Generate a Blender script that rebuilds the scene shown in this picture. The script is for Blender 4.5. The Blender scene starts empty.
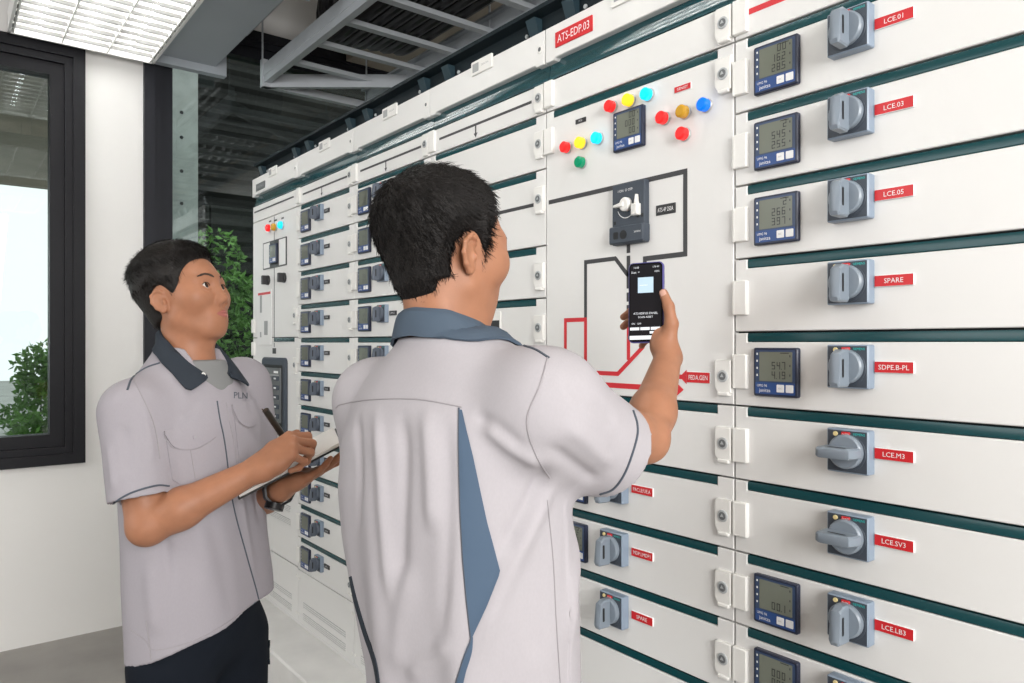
import bpy, bmesh, math, random
import numpy as np
from mathutils import Vector, Matrix
from mathutils.bvhtree import BVHTree

random.seed(7)
rng = np.random.default_rng(11)
sc = bpy.context.scene
COL = sc.collection

# ------------------------------------------------------------------ camera
FPX = 731.0                      # focal length in pixels of a 1024 x 683 frame
HC = 1.45                        # eye height
DF = 1.297                       # distance to the switchgear front (plane y = DF)
HORY = 343.0
TH = math.atan2(577.0, FPX)
GAM = math.pi / 2 - TH
cam_d = bpy.data.cameras.new('camera')
cam_d.sensor_width = 36.0
cam_d.lens = FPX / 1024 * 36
cam_d.shift_y = 1.5 / 1024
cam_d.clip_start = 0.02
cam_d.clip_end = 200
cam = bpy.data.objects.new('camera', cam_d)
cam.location = (0, 0, HC)
cam.rotation_euler = (math.pi / 2, 0, GAM)
COL.objects.link(cam)
sc.camera = cam

# ------------------------------------------------------------------ light and exposure
w = bpy.data.worlds.new('daylight')
sc.world = w
w.use_nodes = True
bg = w.node_tree.nodes['Background']
bg.inputs[0].default_value = (0.96, 0.985, 1.0, 1)
bg.inputs[1].default_value = 1.1
sc.view_settings.view_transform = 'Standard'
sc.view_settings.look = 'None'
sc.view_settings.gamma = 1.0
sc.view_settings.use_curve_mapping = False
sc.view_settings.exposure = 0.57


def area(name, loc, target, sx, sy, power, col=(1, 1, 1)):
    d = bpy.data.lights.new(name, 'AREA')
    d.shape = 'RECTANGLE'
    d.size, d.size_y = sx, sy
    d.energy = power
    d.color = col
    o = bpy.data.objects.new(name, d)
    o.location = loc
    o.rotation_euler = (Vector(target) - Vector(loc)).to_track_quat('-Z', 'Y').to_euler()
    COL.objects.link(o)
    return o


area('added_key_right', (2.7, -0.2, 2.2), (-1.0, 0.8, 1.2), 1.8, 1.8, 120, (1, 0.99, 0.98))  # unseen soft key, added inside the closed room; the wall has no opening
area('added_fill_behind', (-2.2, -3.4, 2.4), (-2.9, 1.2, 1.1), 3.0, 1.8, 46, (0.97, 0.985, 1))  # unseen fill, added to brighten the far cabinets and end wall
sc.cycles.use_denoising = True
sc.cycles.max_bounces = 7
sc.cycles.transparent_max_bounces = 12


# ------------------------------------------------------------------ materials
def mat(name, col, rough=0.5, metal=0.0, spec=0.5, noise=0.0, nscale=20, bump=0.0, bscale=200, emit=None, estr=0.0,
        sss=0.0, coat=0.0, sheen=0.0, stretch=None, nlo=None):
    m = bpy.data.materials.new(name)
    m.use_nodes = True
    nt = m.node_tree
    b = nt.nodes['Principled BSDF']
    b.inputs['Base Color'].default_value = (*col, 1)
    b.inputs['Roughness'].default_value = rough
    b.inputs['Metallic'].default_value = metal
    b.inputs['Specular IOR Level'].default_value = spec
    if coat:
        b.inputs['Coat Weight'].default_value = coat
        b.inputs['Coat Roughness'].default_value = 0.15
    if sheen:
        b.inputs['Sheen Weight'].default_value = sheen
    if sss:
        b.inputs['Subsurface Weight'].default_value = sss
        b.inputs['Subsurface Radius'].default_value = (0.012, 0.005, 0.003)
        b.inputs['Subsurface Scale'].default_value = 1.0
    if emit:
        b.inputs['Emission Color'].default_value = (*emit, 1)
        b.inputs['Emission Strength'].default_value = estr
    tc = None
    if noise or bump:
        tc = nt.nodes.new('ShaderNodeTexCoord')
        mp = nt.nodes.new('ShaderNodeMapping')
        nt.links.new(tc.outputs['Object'], mp.inputs[0])
        if stretch:
            mp.inputs['Scale'].default_value = stretch
    if noise:
        n = nt.nodes.new('ShaderNodeTexNoise')
        n.inputs['Scale'].default_value = nscale
        n.inputs['Detail'].default_value = 5
        nt.links.new(mp.outputs[0], n.inputs['Vector'])
        r = nt.nodes.new('ShaderNodeValToRGB')
        lo = nlo or [c * (1 - noise) for c in col]
        hi = [min(1, c * (1 + noise)) for c in col]
        r.color_ramp.elements[0].position = 0.3
        r.color_ramp.elements[1].position = 0.7
        r.color_ramp.elements[0].color = (*lo, 1)
        r.color_ramp.elements[1].color = (*hi, 1)
        nt.links.new(n.outputs['Fac'], r.inputs[0])
        nt.links.new(r.outputs[0], b.inputs['Base Color'])
    if bump:
        n2 = nt.nodes.new('ShaderNodeTexNoise')
        n2.inputs['Scale'].default_value = bscale
        n2.inputs['Detail'].default_value = 4
        nt.links.new(mp.outputs[0], n2.inputs['Vector'])
        bp = nt.nodes.new('ShaderNodeBump')
        bp.inputs['Strength'].default_value = bump
        bp.inputs['Distance'].default_value = 0.004
        nt.links.new(n2.outputs['Fac'], bp.inputs['Height'])
        nt.links.new(bp.outputs[0], b.inputs['Normal'])
    return m


def glass_mat(name, tint, ior, rough=0.0):
    m = bpy.data.materials.new(name)
    m.use_nodes = True
    nt = m.node_tree
    nt.nodes.clear()
    out = nt.nodes.new('ShaderNodeOutputMaterial')
    mx = nt.nodes.new('ShaderNodeMixShader')
    tr = nt.nodes.new('ShaderNodeBsdfTransparent')
    tr.inputs[0].default_value = (*tint, 1)
    gl = nt.nodes.new('ShaderNodeBsdfGlossy')
    gl.inputs['Roughness'].default_value = rough
    gl.inputs[0].default_value = (0.95, 0.97, 1, 1)
    fr = nt.nodes.new('ShaderNodeFresnel')
    fr.inputs['IOR'].default_value = ior
    nt.links.new(fr.outputs[0], mx.inputs[0])
    nt.links.new(tr.outputs[0], mx.inputs[1])
    nt.links.new(gl.outputs[0], mx.inputs[2])
    nt.links.new(mx.outputs[0], out.inputs[0])
    return m


M = {}
M['panel'] = mat('cabinet_enamel', (0.755, 0.75, 0.735), 0.38, spec=0.4, noise=0.012, nscale=3, bump=0.03, bscale=900)
M['plastic'] = mat('white_plastic', (0.80, 0.79, 0.76), 0.42)
M['teal'] = mat('teal_strip', (0.003, 0.052, 0.060), 0.25, spec=0.4)
M['gap'] = mat('dark_gap', (0.02, 0.022, 0.024), 0.6)
M['blackmetal'] = mat('black_metal', (0.006, 0.012, 0.016), 0.55, spec=0.2)
M['bracket'] = mat('bracket_metal', (0.02, 0.04, 0.052), 0.45, spec=0.3)
M['lockring'] = mat('lock_ring', (0.48, 0.50, 0.51), 0.35, metal=0.3)
M['lockcore'] = mat('lock_core', (0.13, 0.14, 0.145), 0.4)
M['tealgloss'] = mat('teal_band', (0.003, 0.056, 0.070), 0.10, spec=0.9, coat=0.6)
M['bezel'] = mat('meter_bezel', (0.012, 0.018, 0.045), 0.35)
M['meterface'] = mat('meter_face', (0.035, 0.062, 0.13), 0.35)
M['meterblue'] = mat('meter_blue', (0.022, 0.07, 0.24), 0.35)
M['lcd'] = mat('meter_lcd', (0.17, 0.185, 0.15), 0.18)
M['lcdink'] = mat('lcd_ink', (0.012, 0.014, 0.014), 0.3)
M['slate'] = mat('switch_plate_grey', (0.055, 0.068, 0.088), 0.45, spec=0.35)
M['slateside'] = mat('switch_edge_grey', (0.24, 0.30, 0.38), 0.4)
M['knob'] = mat('switch_knob_grey', (0.215, 0.255, 0.30), 0.33)
M['knobdark'] = mat('switch_knob_dark', (0.105, 0.125, 0.16), 0.35)
M['hole'] = mat('dark_slot', (0.01, 0.011, 0.013), 0.5)
M['red'] = mat('label_red', (0.60, 0.012, 0.018), 0.4)
M['white'] = mat('print_white', (0.85, 0.85, 0.85), 0.5)
M['tealprint'] = mat('print_teal', (0.02, 0.55, 0.52), 0.4)
M['labelblack'] = mat('label_black', (0.022, 0.022, 0.024), 0.4)
M['mimicblack'] = mat('mimic_black', (0.045, 0.045, 0.048), 0.45)
M['mimicred'] = mat('mimic_red', (0.62, 0.02, 0.03), 0.42)
M['printgrey'] = mat('print_grey', (0.35, 0.36, 0.36), 0.5)
M['lampbase'] = mat('lamp_rim', (0.55, 0.56, 0.56), 0.3, metal=0.6)


def lamp_mat(n, c, s):
    return mat(n, tuple(x * 0.6 for x in c), 0.2, emit=c, estr=s)


M['lred'] = lamp_mat('lamp_red', (0.9, 0.02, 0.02), 0.55)
M['lyellow'] = lamp_mat('lamp_yellow', (1.0, 0.60, 0.02), 0.75)
M['lcyan'] = lamp_mat('lamp_cyan', (0.0, 0.58, 0.9), 0.8)
M['lblue'] = lamp_mat('lamp_blue', (0.0, 0.17, 0.80), 0.55)
M['lgreen'] = lamp_mat('lamp_green', (0.0, 0.26, 0.12), 0.4)
M['lamber'] = lamp_mat('lamp_amber', (0.75, 0.40, 0.03), 0.15)
M['wall'] = mat('wall_paint', (0.80, 0.79, 0.77), 0.7, noise=0.015, nscale=2, bump=0.04, bscale=120)
M['floor'] = mat('floor_concrete', (0.30, 0.285, 0.265), 0.55, noise=0.14, nscale=3, bump=0.06, bscale=60)
M['pad'] = mat('pad_paint', (0.78, 0.77, 0.75), 0.6, noise=0.06, nscale=7, bump=0.1, bscale=40)
M['padside'] = mat('pad_side', (0.70, 0.69, 0.68), 0.7, noise=0.25, nscale=14, bump=0.15, bscale=60)
M['slab'] = mat('ceiling_concrete', (0.44, 0.375, 0.30), 0.8, noise=0.12, nscale=2.0, bump=0.1, bscale=30)
M['beam'] = mat('beam_concrete', (0.38, 0.33, 0.27), 0.8, noise=0.15, nscale=3, bump=0.1, bscale=30)
M['alu'] = mat('window_frame_black', (0.008, 0.008, 0.011), 0.5, spec=0.25)
M['alu2'] = mat('window_frame_anthracite', (0.018, 0.019, 0.025), 0.5, spec=0.25)
M['glass'] = glass_mat('window_glass', (0.80, 0.86, 0.84), 1.6)
M['galv'] = mat('galvanised_steel', (0.50, 0.53, 0.56), 0.42, metal=0.2, noise=0.05, nscale=8)
M['duct'] = mat('duct_grey', (0.42, 0.46, 0.50), 0.45, noise=0.03, nscale=3)
M['cable'] = mat('cable_black', (0.018, 0.018, 0.02), 0.42)
M['fixture'] = mat('fixture_white', (0.85, 0.85, 0.83), 0.35)
M['louvre'] = mat('louvre_aluminium', (0.30, 0.30, 0.29), 0.5, spec=0.2)
M['tube'] = mat('fluorescent_tube', (1, 1, 1), 0.4, emit=(1.0, 0.995, 0.975), estr=8.0)
M['colconc'] = mat('outside_concrete', (0.62, 0.63, 0.62), 0.8, noise=0.15, nscale=9, bump=0.2, bscale=20)
M['corr'] = mat('corrugated_sheet', (0.022, 0.021, 0.020), 0.7, spec=0.2, noise=0.5, nscale=1.2, stretch=(1, 1, 7))
M['leaf'] = mat('leaf_green', (0.16, 0.34, 0.07), 0.5, noise=0.5, nscale=5)
M['leafcore'] = mat('leaf_dark', (0.02, 0.045, 0.015), 0.8)
M['ground'] = mat('outside_ground', (0.30, 0.30, 0.28), 0.9, noise=0.2, nscale=2)
M['skinA'] = mat('skin_tan', (0.37, 0.168, 0.094), 0.5, spec=0.35, noise=0.07, nscale=35, bump=0.05, bscale=500, sss=0.12)
M['skinB'] = mat('skin_light', (0.40, 0.185, 0.105), 0.5, spec=0.35, noise=0.06, nscale=35, bump=0.05, bscale=500, sss=0.12)
M['lip'] = mat('lip', (0.36, 0.115, 0.095), 0.4)
M['nail'] = mat('nail', (0.62, 0.36, 0.28), 0.3)
M['hairA'] = mat('hair_black', (0.010, 0.008, 0.007), 0.5, spec=0.3, bump=0.5, bscale=350)
M['hairB'] = mat('hair_black_short', (0.009, 0.0075, 0.007), 0.55, spec=0.25, bump=0.5, bscale=350)
M['brow'] = mat('eyebrow', (0.035, 0.02, 0.014), 0.7)
M['eyew'] = mat('eye_white', (0.72, 0.70, 0.68), 0.2)
M['iris'] = mat('iris', (0.02, 0.01, 0.006), 0.1)
M['shirtA'] = mat('shirt_lavender_grey', (0.36, 0.338, 0.368), 0.8, spec=0.2, bump=0.10, bscale=42, noise=0.02, nscale=400, stretch=(1, 1, 0.45))
M['shirtB'] = mat('shirt_white_grey', (0.435, 0.412, 0.435), 0.8, spec=0.2, bump=0.10, bscale=42, noise=0.02, nscale=400, stretch=(1, 1, 0.45))
M['navy'] = mat('collar_charcoal', (0.030, 0.038, 0.050), 0.75, spec=0.2, bump=0.08, bscale=300)
M['blue'] = mat('insert_slate_blue', (0.075, 0.115, 0.175), 0.65, spec=0.2, bump=0.08, bscale=60)
M['collarB'] = mat('collar_slate', (0.078, 0.108, 0.148), 0.7, spec=0.2, bump=0.08, bscale=300)
M['piping'] = mat('piping_dark', (0.07, 0.085, 0.11), 0.7)
M['seam'] = mat('seam_and_flap_shade', (0.34, 0.32, 0.335), 0.8)  # seam thread, also the colour of the shade drawn under the pocket flaps
M['tee'] = mat('tee_grey', (0.22, 0.225, 0.225), 0.8, bump=0.1, bscale=300)
M['trouser'] = mat('trouser_navy', (0.009, 0.012, 0.018), 0.85, spec=0.12, bump=0.1, bscale=30)
M['shoe'] = mat('shoe_black', (0.012, 0.012, 0.012), 0.35)
M['sole'] = mat('shoe_sole', (0.03, 0.03, 0.03), 0.7)
M['paper'] = mat('paper', (0.82, 0.80, 0.77), 0.6)
M['cover'] = mat('notebook_cover', (0.018, 0.017, 0.016), 0.5)
M['pen'] = mat('pen_black', (0.02, 0.017, 0.013), 0.35)
M['penmetal'] = mat('pen_metal', (0.5, 0.5, 0.5), 0.25, metal=1.0)
M['watch'] = mat('watch_black', (0.010, 0.010, 0.011), 0.4)
M['case'] = mat('phone_case_purple', (0.075, 0.065, 0.26), 0.35)
M['phonefront'] = mat('phone_front', (0.006, 0.006, 0.008), 0.25, spec=0.2)
M['scr'] = mat('phone_screen_dark', (0.005, 0.005, 0.006), 0.3, spec=0.08, emit=(0.010, 0.009, 0.010), estr=1.0)
M['scrw'] = mat('phone_screen_white', (0.3, 0.3, 0.3), 0.2, emit=(0.80, 0.84, 0.90), estr=0.62)
M['scrb'] = mat('phone_screen_blue', (0.2, 0.25, 0.3), 0.2, emit=(0.42, 0.56, 0.66), estr=0.7)
M['doc'] = mat('document_sheet', (0.80, 0.80, 0.79), 0.5)


# ------------------------------------------------------------------ mesh helpers
def offset_poly(pts, d):
    """inset a closed polygon (counter-clockwise) by d"""
    n = len(pts)
    out = []
    for i in range(n):
        p0, p1, p2 = pts[i - 1], pts[i], pts[(i + 1) % n]
        e1 = (p1[0] - p0[0], p1[1] - p0[1])
        e2 = (p2[0] - p1[0], p2[1] - p1[1])
        l1 = math.hypot(*e1) or 1e-9
        l2 = math.hypot(*e2) or 1e-9
        n1 = (-e1[1] / l1, e1[0] / l1)
        n2 = (-e2[1] / l2, e2[0] / l2)
        bx, by = n1[0] + n2[0], n1[1] + n2[1]
        q = bx * bx + by * by
        if q < 1e-6:
            bx, by, q = n1[0], n1[1], 1
            s = d
        else:
            s = 2 * d / q
        out.append((p1[0] + bx * s, p1[1] + by * s))
    return out


def rrect(x0, x1, z0, z1, r, n=4):
    pts = []
    for cx, cz, a0 in ((x1 - r, z0 + r, -90), (x1 - r, z1 - r, 0), (x0 + r, z1 - r, 90), (x0 + r, z0 + r, 180)):
        for i in range(n + 1):
            a = math.radians(a0 + 90 * i / n)
            pts.append((cx + r * math.cos(a), cz + r * math.sin(a)))
    return pts


def circ(cx, cz, r, n=20):
    return [(cx + r * math.cos(2 * math.pi * i / n), cz + r * math.sin(2 * math.pi * i / n)) for i in range(n)]


_TXT = {}


def text_geo(s):
    if s not in _TXT:
        c = bpy.data.curves.new('t', 'FONT')
        c.body = s
        c.size = 1.0
        c.align_x = 'CENTER'
        c.resolution_u = 2
        o = bpy.data.objects.new('t', c)
        me = bpy.data.meshes.new_from_object(o)
        v = [(p.co.x, p.co.y) for p in me.vertices]
        f = [tuple(p.vertices) for p in me.polygons]
        bpy.data.objects.remove(o)
        bpy.data.curves.remove(c)
        bpy.data.meshes.remove(me)
        _TXT[s] = (v, f)
    return _TXT[s]


SEG = {'0': 'abcdef', '1': 'bc', '2': 'abged', '3': 'abgcd', '4': 'fgbc', '5': 'afgcd', '6': 'afgedc', '7': 'abc', '8': 'abcdefg', '9': 'abcdfg'}


class MB:
    def __init__(s):
        s.v, s.f, s.m, s.mats = [], [], [], []

    def mi(s, m):
        if m not in s.mats:
            s.mats.append(m)
        return s.mats.index(m)

    def add(s, v, f, m):
        o = len(s.v)
        s.v += [tuple(p) for p in v]
        k = s.mi(m)
        for q in f:
            s.f.append(tuple(i + o for i in q))
            s.m.append(k)
        return s

    def box(s, x0, x1, y0, y1, z0, z1, m, c=0.0):
        if c > 0:
            return s.plate([(x0, z0), (x1, z0), (x1, z1), (x0, z1)], y0, y1, m, c)
        v = [(x, y, z) for x in (x0, x1) for y in (y0, y1) for z in (z0, z1)]
        f = [(0, 1, 3, 2), (4, 6, 7, 5), (0, 4, 5, 1), (2, 3, 7, 6), (0, 2, 6, 4), (1, 5, 7, 3)]
        return s.add(v, f, m)

    def plate(s, out, y0, y1, m, c=0.0015, mside=None, back=True):
        """prism of an outline in x-z, front face at y0 (towards -y), back at y1, front edge chamfered by c"""
        n = len(out)
        rings = []
        if c > 0:
            rings.append([(x, y0, z) for x, z in offset_poly(out, c)])
            rings.append([(x, y0 + c, z) for x, z in out])
        else:
            rings.append([(x, y0, z) for x, z in out])
        rings.append([(x, y1, z) for x, z in out])
        v = [p for r in rings for p in r]
        s.add(v[:n], [tuple(range(n))], m)
        f = []
        for k in range(len(rings) - 1):
            for i in range(n):
                j = (i + 1) % n
                f.append((k * n + i, (k + 1) * n + i, (k + 1) * n + j, k * n + j))
        s.add(v, f, mside or m)
        if back:
            s.add(rings[-1], [tuple(reversed(range(n)))], mside or m)
        return s

    def flat(s, out, y, m):
        return s.add([(x, y, z) for x, z in out], [tuple(range(len(out)))], m)

    def text(s, t, cx, cz, h, y, m, wmax=None, slant=0.0):
        v, f = text_geo(t)
        if not v:
            return s
        xs = [p[0] for p in v]
        zs = [p[1] for p in v]
        hh = max(zs) - min(zs) or 1
        ww = max(xs) - min(xs) or 1
        sz = h / max(hh, 0.6)
        sx = sz
        if wmax and ww * sx > wmax:
            sx = wmax / ww
        mx = (max(xs) + min(xs)) / 2
        mz = (max(zs) + min(zs)) / 2
        return s.add([(cx + (p[0] - mx) * sx, y, cz + (p[1] - mz) * sz) for p in v], f, m)

    def digits(s, t, x, z, h, y, m):
        """seven-segment digits, left to right from x, base at z"""
        wd, th = h * 0.5, h * 0.11
        for ch in t:
            if ch == '.':
                s.flat([(x - wd * 0.22, z), (x - wd * 0.22 + th, z), (x - wd * 0.22 + th, z + th), (x - wd * 0.22, z + th)], y, m)
                continue
            for g in SEG.get(ch, ''):
                r = {'a': (0, wd, h - th, h), 'g': (0, wd, h / 2 - th / 2, h / 2 + th / 2), 'd': (0, wd, 0, th),
                     'f': (0, th, h / 2, h), 'b': (wd - th, wd, h / 2, h), 'e': (0, th, 0, h / 2), 'c': (wd - th, wd, 0, h / 2)}[g]
                s.flat([(x + r[0], z + r[2]), (x + r[1], z + r[2]), (x + r[1], z + r[3]), (x + r[0], z + r[3])], y, m)
            x += wd * 1.5
        return s

    def tube(s, pts, r, m, n=10, cap=True, r1=None):
        P = [Vector(p) for p in pts]
        rings = []
        up = None
        N = len(P)
        for i, p in enumerate(P):
            t = (P[min(i + 1, N - 1)] - P[max(i - 1, 0)])
            t = t.normalized() if t.length > 1e-9 else Vector((0, 0, 1))
            if up is None:
                up = Vector((0, 0, 1)) if abs(t.z) < 0.9 else Vector((1, 0, 0))
            a = (up - t * up.dot(t)).normalized()
            up = a
            b = t.cross(a)
            rr = r if r1 is None else r + (r1 - r) * i / (N - 1)
            rings.append([tuple(p + (a * math.cos(2 * math.pi * k / n) + b * math.sin(2 * math.pi * k / n)) * rr) for k in range(n)])
        v = [q for g in rings for q in g]
        f = []
        for i in range(N - 1):
            for k in range(n):
                j = (k + 1) % n
                f.append((i * n + k, i * n + j, (i + 1) * n + j, (i + 1) * n + k))
        if cap:
            f.append(tuple(reversed(range(n))))
            f.append(tuple((N - 1) * n + k for k in range(n)))
        return s.add(v, f, m)

    def rod(s, c, r, y0, y1, m, n=20, c_=0.001):
        return s.plate(circ(c[0], c[1], r, n), y0, y1, m, c_)

    def xf(s, M4):
        s.v = [tuple(M4 @ Vector(p)) for p in s.v]
        return s

    def mesh(s, name, smooth=True, ang=32):
        me = bpy.data.meshes.new(name)
        me.from_pydata(s.v, [], s.f)
        for m in s.mats:
            me.materials.append(m)
        me.polygons.foreach_set('material_index', s.m)
        me.validate()
        if smooth:
            me.polygons.foreach_set('use_smooth', [True] * len(me.polygons))
            me.update()
            me.set_sharp_from_angle(angle=math.radians(ang))
        me.update()
        return me

    def build(s, name, parent=None, loc=(0, 0, 0), smooth=True, ang=32):
        return put(name, s.mesh(name, smooth, ang), parent, loc)


def put(name, me, parent=None, loc=(0, 0, 0)):
    o = bpy.data.objects.new(name, me)
    COL.objects.link(o)
    if parent is not None:
        o.parent = parent
    o.location = loc
    return o


def empty(name, loc, rotz=0.0):
    o = bpy.data.objects.new(name, None)
    o.empty_display_size = 0.1
    o.location = loc
    o.rotation_euler = (0, 0, rotz)
    COL.objects.link(o)
    return o


def tag(o, label=None, cat=None, group=None, kind=None):
    if label:
        o['label'] = label
    if cat:
        o['category'] = cat
    if group:
        o['group'] = group
    if kind:
        o['kind'] = kind
    return o


# ------------------------------------------------------------------ picture geometry
C_, S_ = math.cos(GAM), math.sin(GAM)


def c2w(p):
    """camera-aligned coordinates (right, depth, height above floor) -> world"""
    return Vector((p[0] * C_ - p[1] * S_, p[0] * S_ + p[1] * C_, p[2]))


def P(px, py, dz):
    return np.array([(px - 512) / FPX * dz, dz, HC + (HORY - py) / FPX * dz])


def wray(px, py):
    return c2w(((px - 512) / FPX, 1.0, (HORY - py) / FPX))


def on_y(px, py, Y):
    d = wray(px, py)
    t = Y / d.y
    return d.x * t, HC + d.z * t


def on_x(px, py, X):
    d = wray(px, py)
    t = X / d.x
    return d.y * t, HC + d.z * t


def on_z(px, py, Z):
    d = wray(px, py)
    t = (Z - HC) / d.z
    return d.x * t, d.y * t

# ================================================================== the room
XW = -4.18                       # inner face of the end wall (with the windows)
YB = 2.75                        # wall behind the switchgear
ZC = 3.55                        # ceiling underside
ZP = 0.17                        # top of the plinth the switchgear stands on

W1 = (-2.2, 0.585, 0.858, 2.905)     # window 1: y0, y1, z0, z1
W2 = (0.851, 2.70, 0.42, 3.22)       # window 2


def structure(o):
    o['kind'] = 'structure'
    return o


b = MB()
b.box(XW, 3.2, -4.2, YB + 0.2, -0.12, 0, M['floor'])
structure(b.build('floor'))
b = MB()
b.box(XW - 0.2, 3.4, -4.4, YB + 0.2, ZC, ZC + 0.2, M['slab'])
structure(b.build('ceiling'))
b = MB()
T = 0.2
b.box(XW - T, XW, -4.2, W1[0], 0, ZC, M['wall'])
b.box(XW - T, XW, W1[0], W1[1], 0, W1[2], M['wall'])
b.box(XW - T, XW, W1[0], W1[1], W1[3], ZC, M['wall'])
b.box(XW - T, XW, W1[1], W2[0], 0, ZC, M['wall'])
b.box(XW - T, XW, W2[0], W2[1], 0, W2[2], M['wall'])
b.box(XW - T, XW, W2[0], W2[1], W2[3], ZC, M['wall'])
b.box(XW - T, XW, W2[1], YB, 0, ZC, M['wall'])
structure(b.build('wall_end'))
b = MB()
b.box(XW - T, 3.2, YB, YB + 0.2, 0, ZC, M['wall'])
structure(b.build('wall_back'))
b = MB()
b.box(XW - T, 3.4, -4.4, -4.2, 0, ZC, M['wall'])
structure(b.build('wall_near'))
b = MB()
b.box(3.2, 3.4, -4.2, YB, 0, ZC, M['wall'])
structure(b.build('wall_right'))
# two concrete beams under the slab
for nm, x0, x1, z in (('trim_1', -3.55, -3.15, 3.30), ('trim_2', -1.7, -1.3, 3.25)):
    b = MB()
    b.box(x0, x1, -4.2, YB, z, ZC, M['beam'])
    structure(b.build(nm))
b = MB()
b.box(XW, 3.0, 1.98, 2.3, 3.18, ZC, M['beam'])
structure(b.build('trim_3'))

# plinth
b = MB()
b.plate(rrect(-4.02, 0.6, 0, ZP, 0.006, 2), 1.095, YB - 0.02, M['pad'], 0.008, mside=M['pad'])
structure(b.build('floor_plinth'))


def window(nm, Wd, m, lites):
    """black frame with stepped profile, one child per glass pane"""
    y0, y1, z0, z1 = Wd
    fr = MB()
    # stepped frame: outer, middle and inner rebate, each a ring of four bars
    for off, wd, xa, xb in ((0.0, 0.052, XW - 0.10, XW + 0.030), (0.052, 0.034, XW - 0.10, XW + 0.012), (0.086, 0.060, XW - 0.10, XW - 0.012)):
        a0, a1, c0, c1 = y0 + off, y1 - off, z0 + off, z1 - off
        fr.box(xa, xb, a0, a0 + wd, c0, c1, m)
        fr.box(xa, xb, a1 - wd, a1, c0, c1, m)
        fr.box(xa, xb, a0 + wd, a1 - wd, c0, c0 + wd, m)
        fr.box(xa, xb, a0 + wd, a1 - wd, c1 - wd, c1, m)
    o = structure(fr.build(nm))
    g = MB()
    gx = XW - 0.055
    ys = np.linspace(y0 + 0.146, y1 - 0.146, lites + 1)
    for i in range(lites):
        gl = MB()
        gl.box(gx - 0.003, gx + 0.003, ys[i] - 0.01, ys[i + 1] + 0.01, z0 + 0.136, z1 - 0.136, M['glass'])
        gl.build('glass_pane', o)
    for i in range(1, lites):
        mu = MB()
        mu.box(XW - 0.10, XW - 0.02, ys[i] - 0.035, ys[i] + 0.035, z0 + 0.146, z1 - 0.146, m)
        mu.build('mullion', o)
    return o


window('window_1', W1, M['alu'], 2)
window('window_2', W2, M['alu2'], 1)

# ------------------------------------------------------------------ outside the windows
b = MB()
b.box(-40, XW - T - 0.01, -30, 30, -0.35, -0.25, M['ground'])
structure(b.build('ground'))
b = MB()
# corrugated sheet wall with horizontal ribs, screening the yard behind window 2
xs = -7.4
n = 40
v, f = [], []
for i in range(n * 4 + 1):
    z = -0.2 + i / (n * 4) * 6.15
    ph = (i % 4)
    dx = (0, 0.045, 0.045, 0)[ph]
    v += [(xs + dx, 1.0, z), (xs + dx, 8.5, z)]
for i in range(n * 4):
    f.append((2 * i, 2 * i + 1, 2 * i + 3, 2 * i + 2))
b.add(v, f, M['corr'])
b.box(xs - 0.1, xs - 0.005, 1.0, 8.5, -0.25, 5.95, M['corr'])
structure(b.build('wall_outside'))

b = MB()
b.box(-8.6, XW - T - 0.02, -9.0, 1.0, 2.98, 3.15, M['beam'])
structure(b.build('roof_outside'))

cy0, cz0 = on_x(171, 200, -5.3)
cy1, _ = on_x(198, 200, -5.3)
pil = MB()
pil.box(-5.3 - 0.25, -5.3, cy0, cy1, -0.25, 4.6, M['colconc'], 0.0)
po = pil.build('concrete_post')
tag(po, 'weathered grey concrete post standing outside the window behind the standing cabinets', 'post')
hb = MB()
for zz in (3.02, 2.85, 2.62, 2.4):
    hb.rod(((cy0 + cy1) / 2 - 0.02, zz), 0.012, -0.003, 0.0, M['hole'], 10, 0)
hb.xf(Matrix(((0, -1, 0, -5.3), (1, 0, 0, 0), (0, 0, 1, 0), (0, 0, 0, 1))))
hb.build('bolt_hole', po)


def shrub(label, cx, cy, w, d, h, n, seed, group):
    r = random.Random(seed)
    e = empty('hedge_shrub', (cx, cy, -0.25))
    tag(e, label, 'shrub', group)
    mb = MB()
    lobes = []
    for i in range(26):
        a = r.uniform(0, 6.283)
        q = r.random() ** 0.5
        zz = r.uniform(0.15, 0.93) * h
        tp = 1.0 - 0.45 * (zz / h) ** 3
        lobes.append((math.cos(a) * q * w * tp, math.sin(a) * q * d * tp, zz, r.uniform(0.10, 0.2)))
    for i in range(n * 2):
        lx, ly, lz, lr = lobes[r.randrange(len(lobes))]
        t, u = r.uniform(0, 6.283), r.uniform(-1, 1)
        k = math.sqrt(1 - u * u)
        c = Vector((lx + lr * k * math.cos(t), ly + lr * k * math.sin(t), lz + lr * u))
        dr = Vector((r.gauss(0, 1), r.gauss(0, 1), r.gauss(0.4, 0.7))).normalized()
        sd = dr.cross(Vector((r.gauss(0, 1), r.gauss(0, 1), r.gauss(0, 1)))).normalized()
        L, wd = r.uniform(0.04, 0.075), r.uniform(0.011, 0.02)
        nn = dr.cross(sd) * wd * 0.4
        mb.add([c, c + dr * L * 0.45 + sd * wd + nn, c + dr * L, c + dr * L * 0.45 - sd * wd + nn], [(0, 1, 2), (0, 2, 3)], M['leaf'])
    o = mb.build('foliage', e, smooth=False)
    o['kind'] = 'stuff'
    st = MB()
    for i in range(9):
        lx, ly, lz, lr = lobes[i]
        st.tube([(lx * 0.2, ly * 0.2, 0), (lx * 0.55, ly * 0.55, lz * 0.5), (lx, ly, lz)], 0.012, M['leafcore'], 6, r1=0.004)
    st.build('stem', e)
    return e


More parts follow.
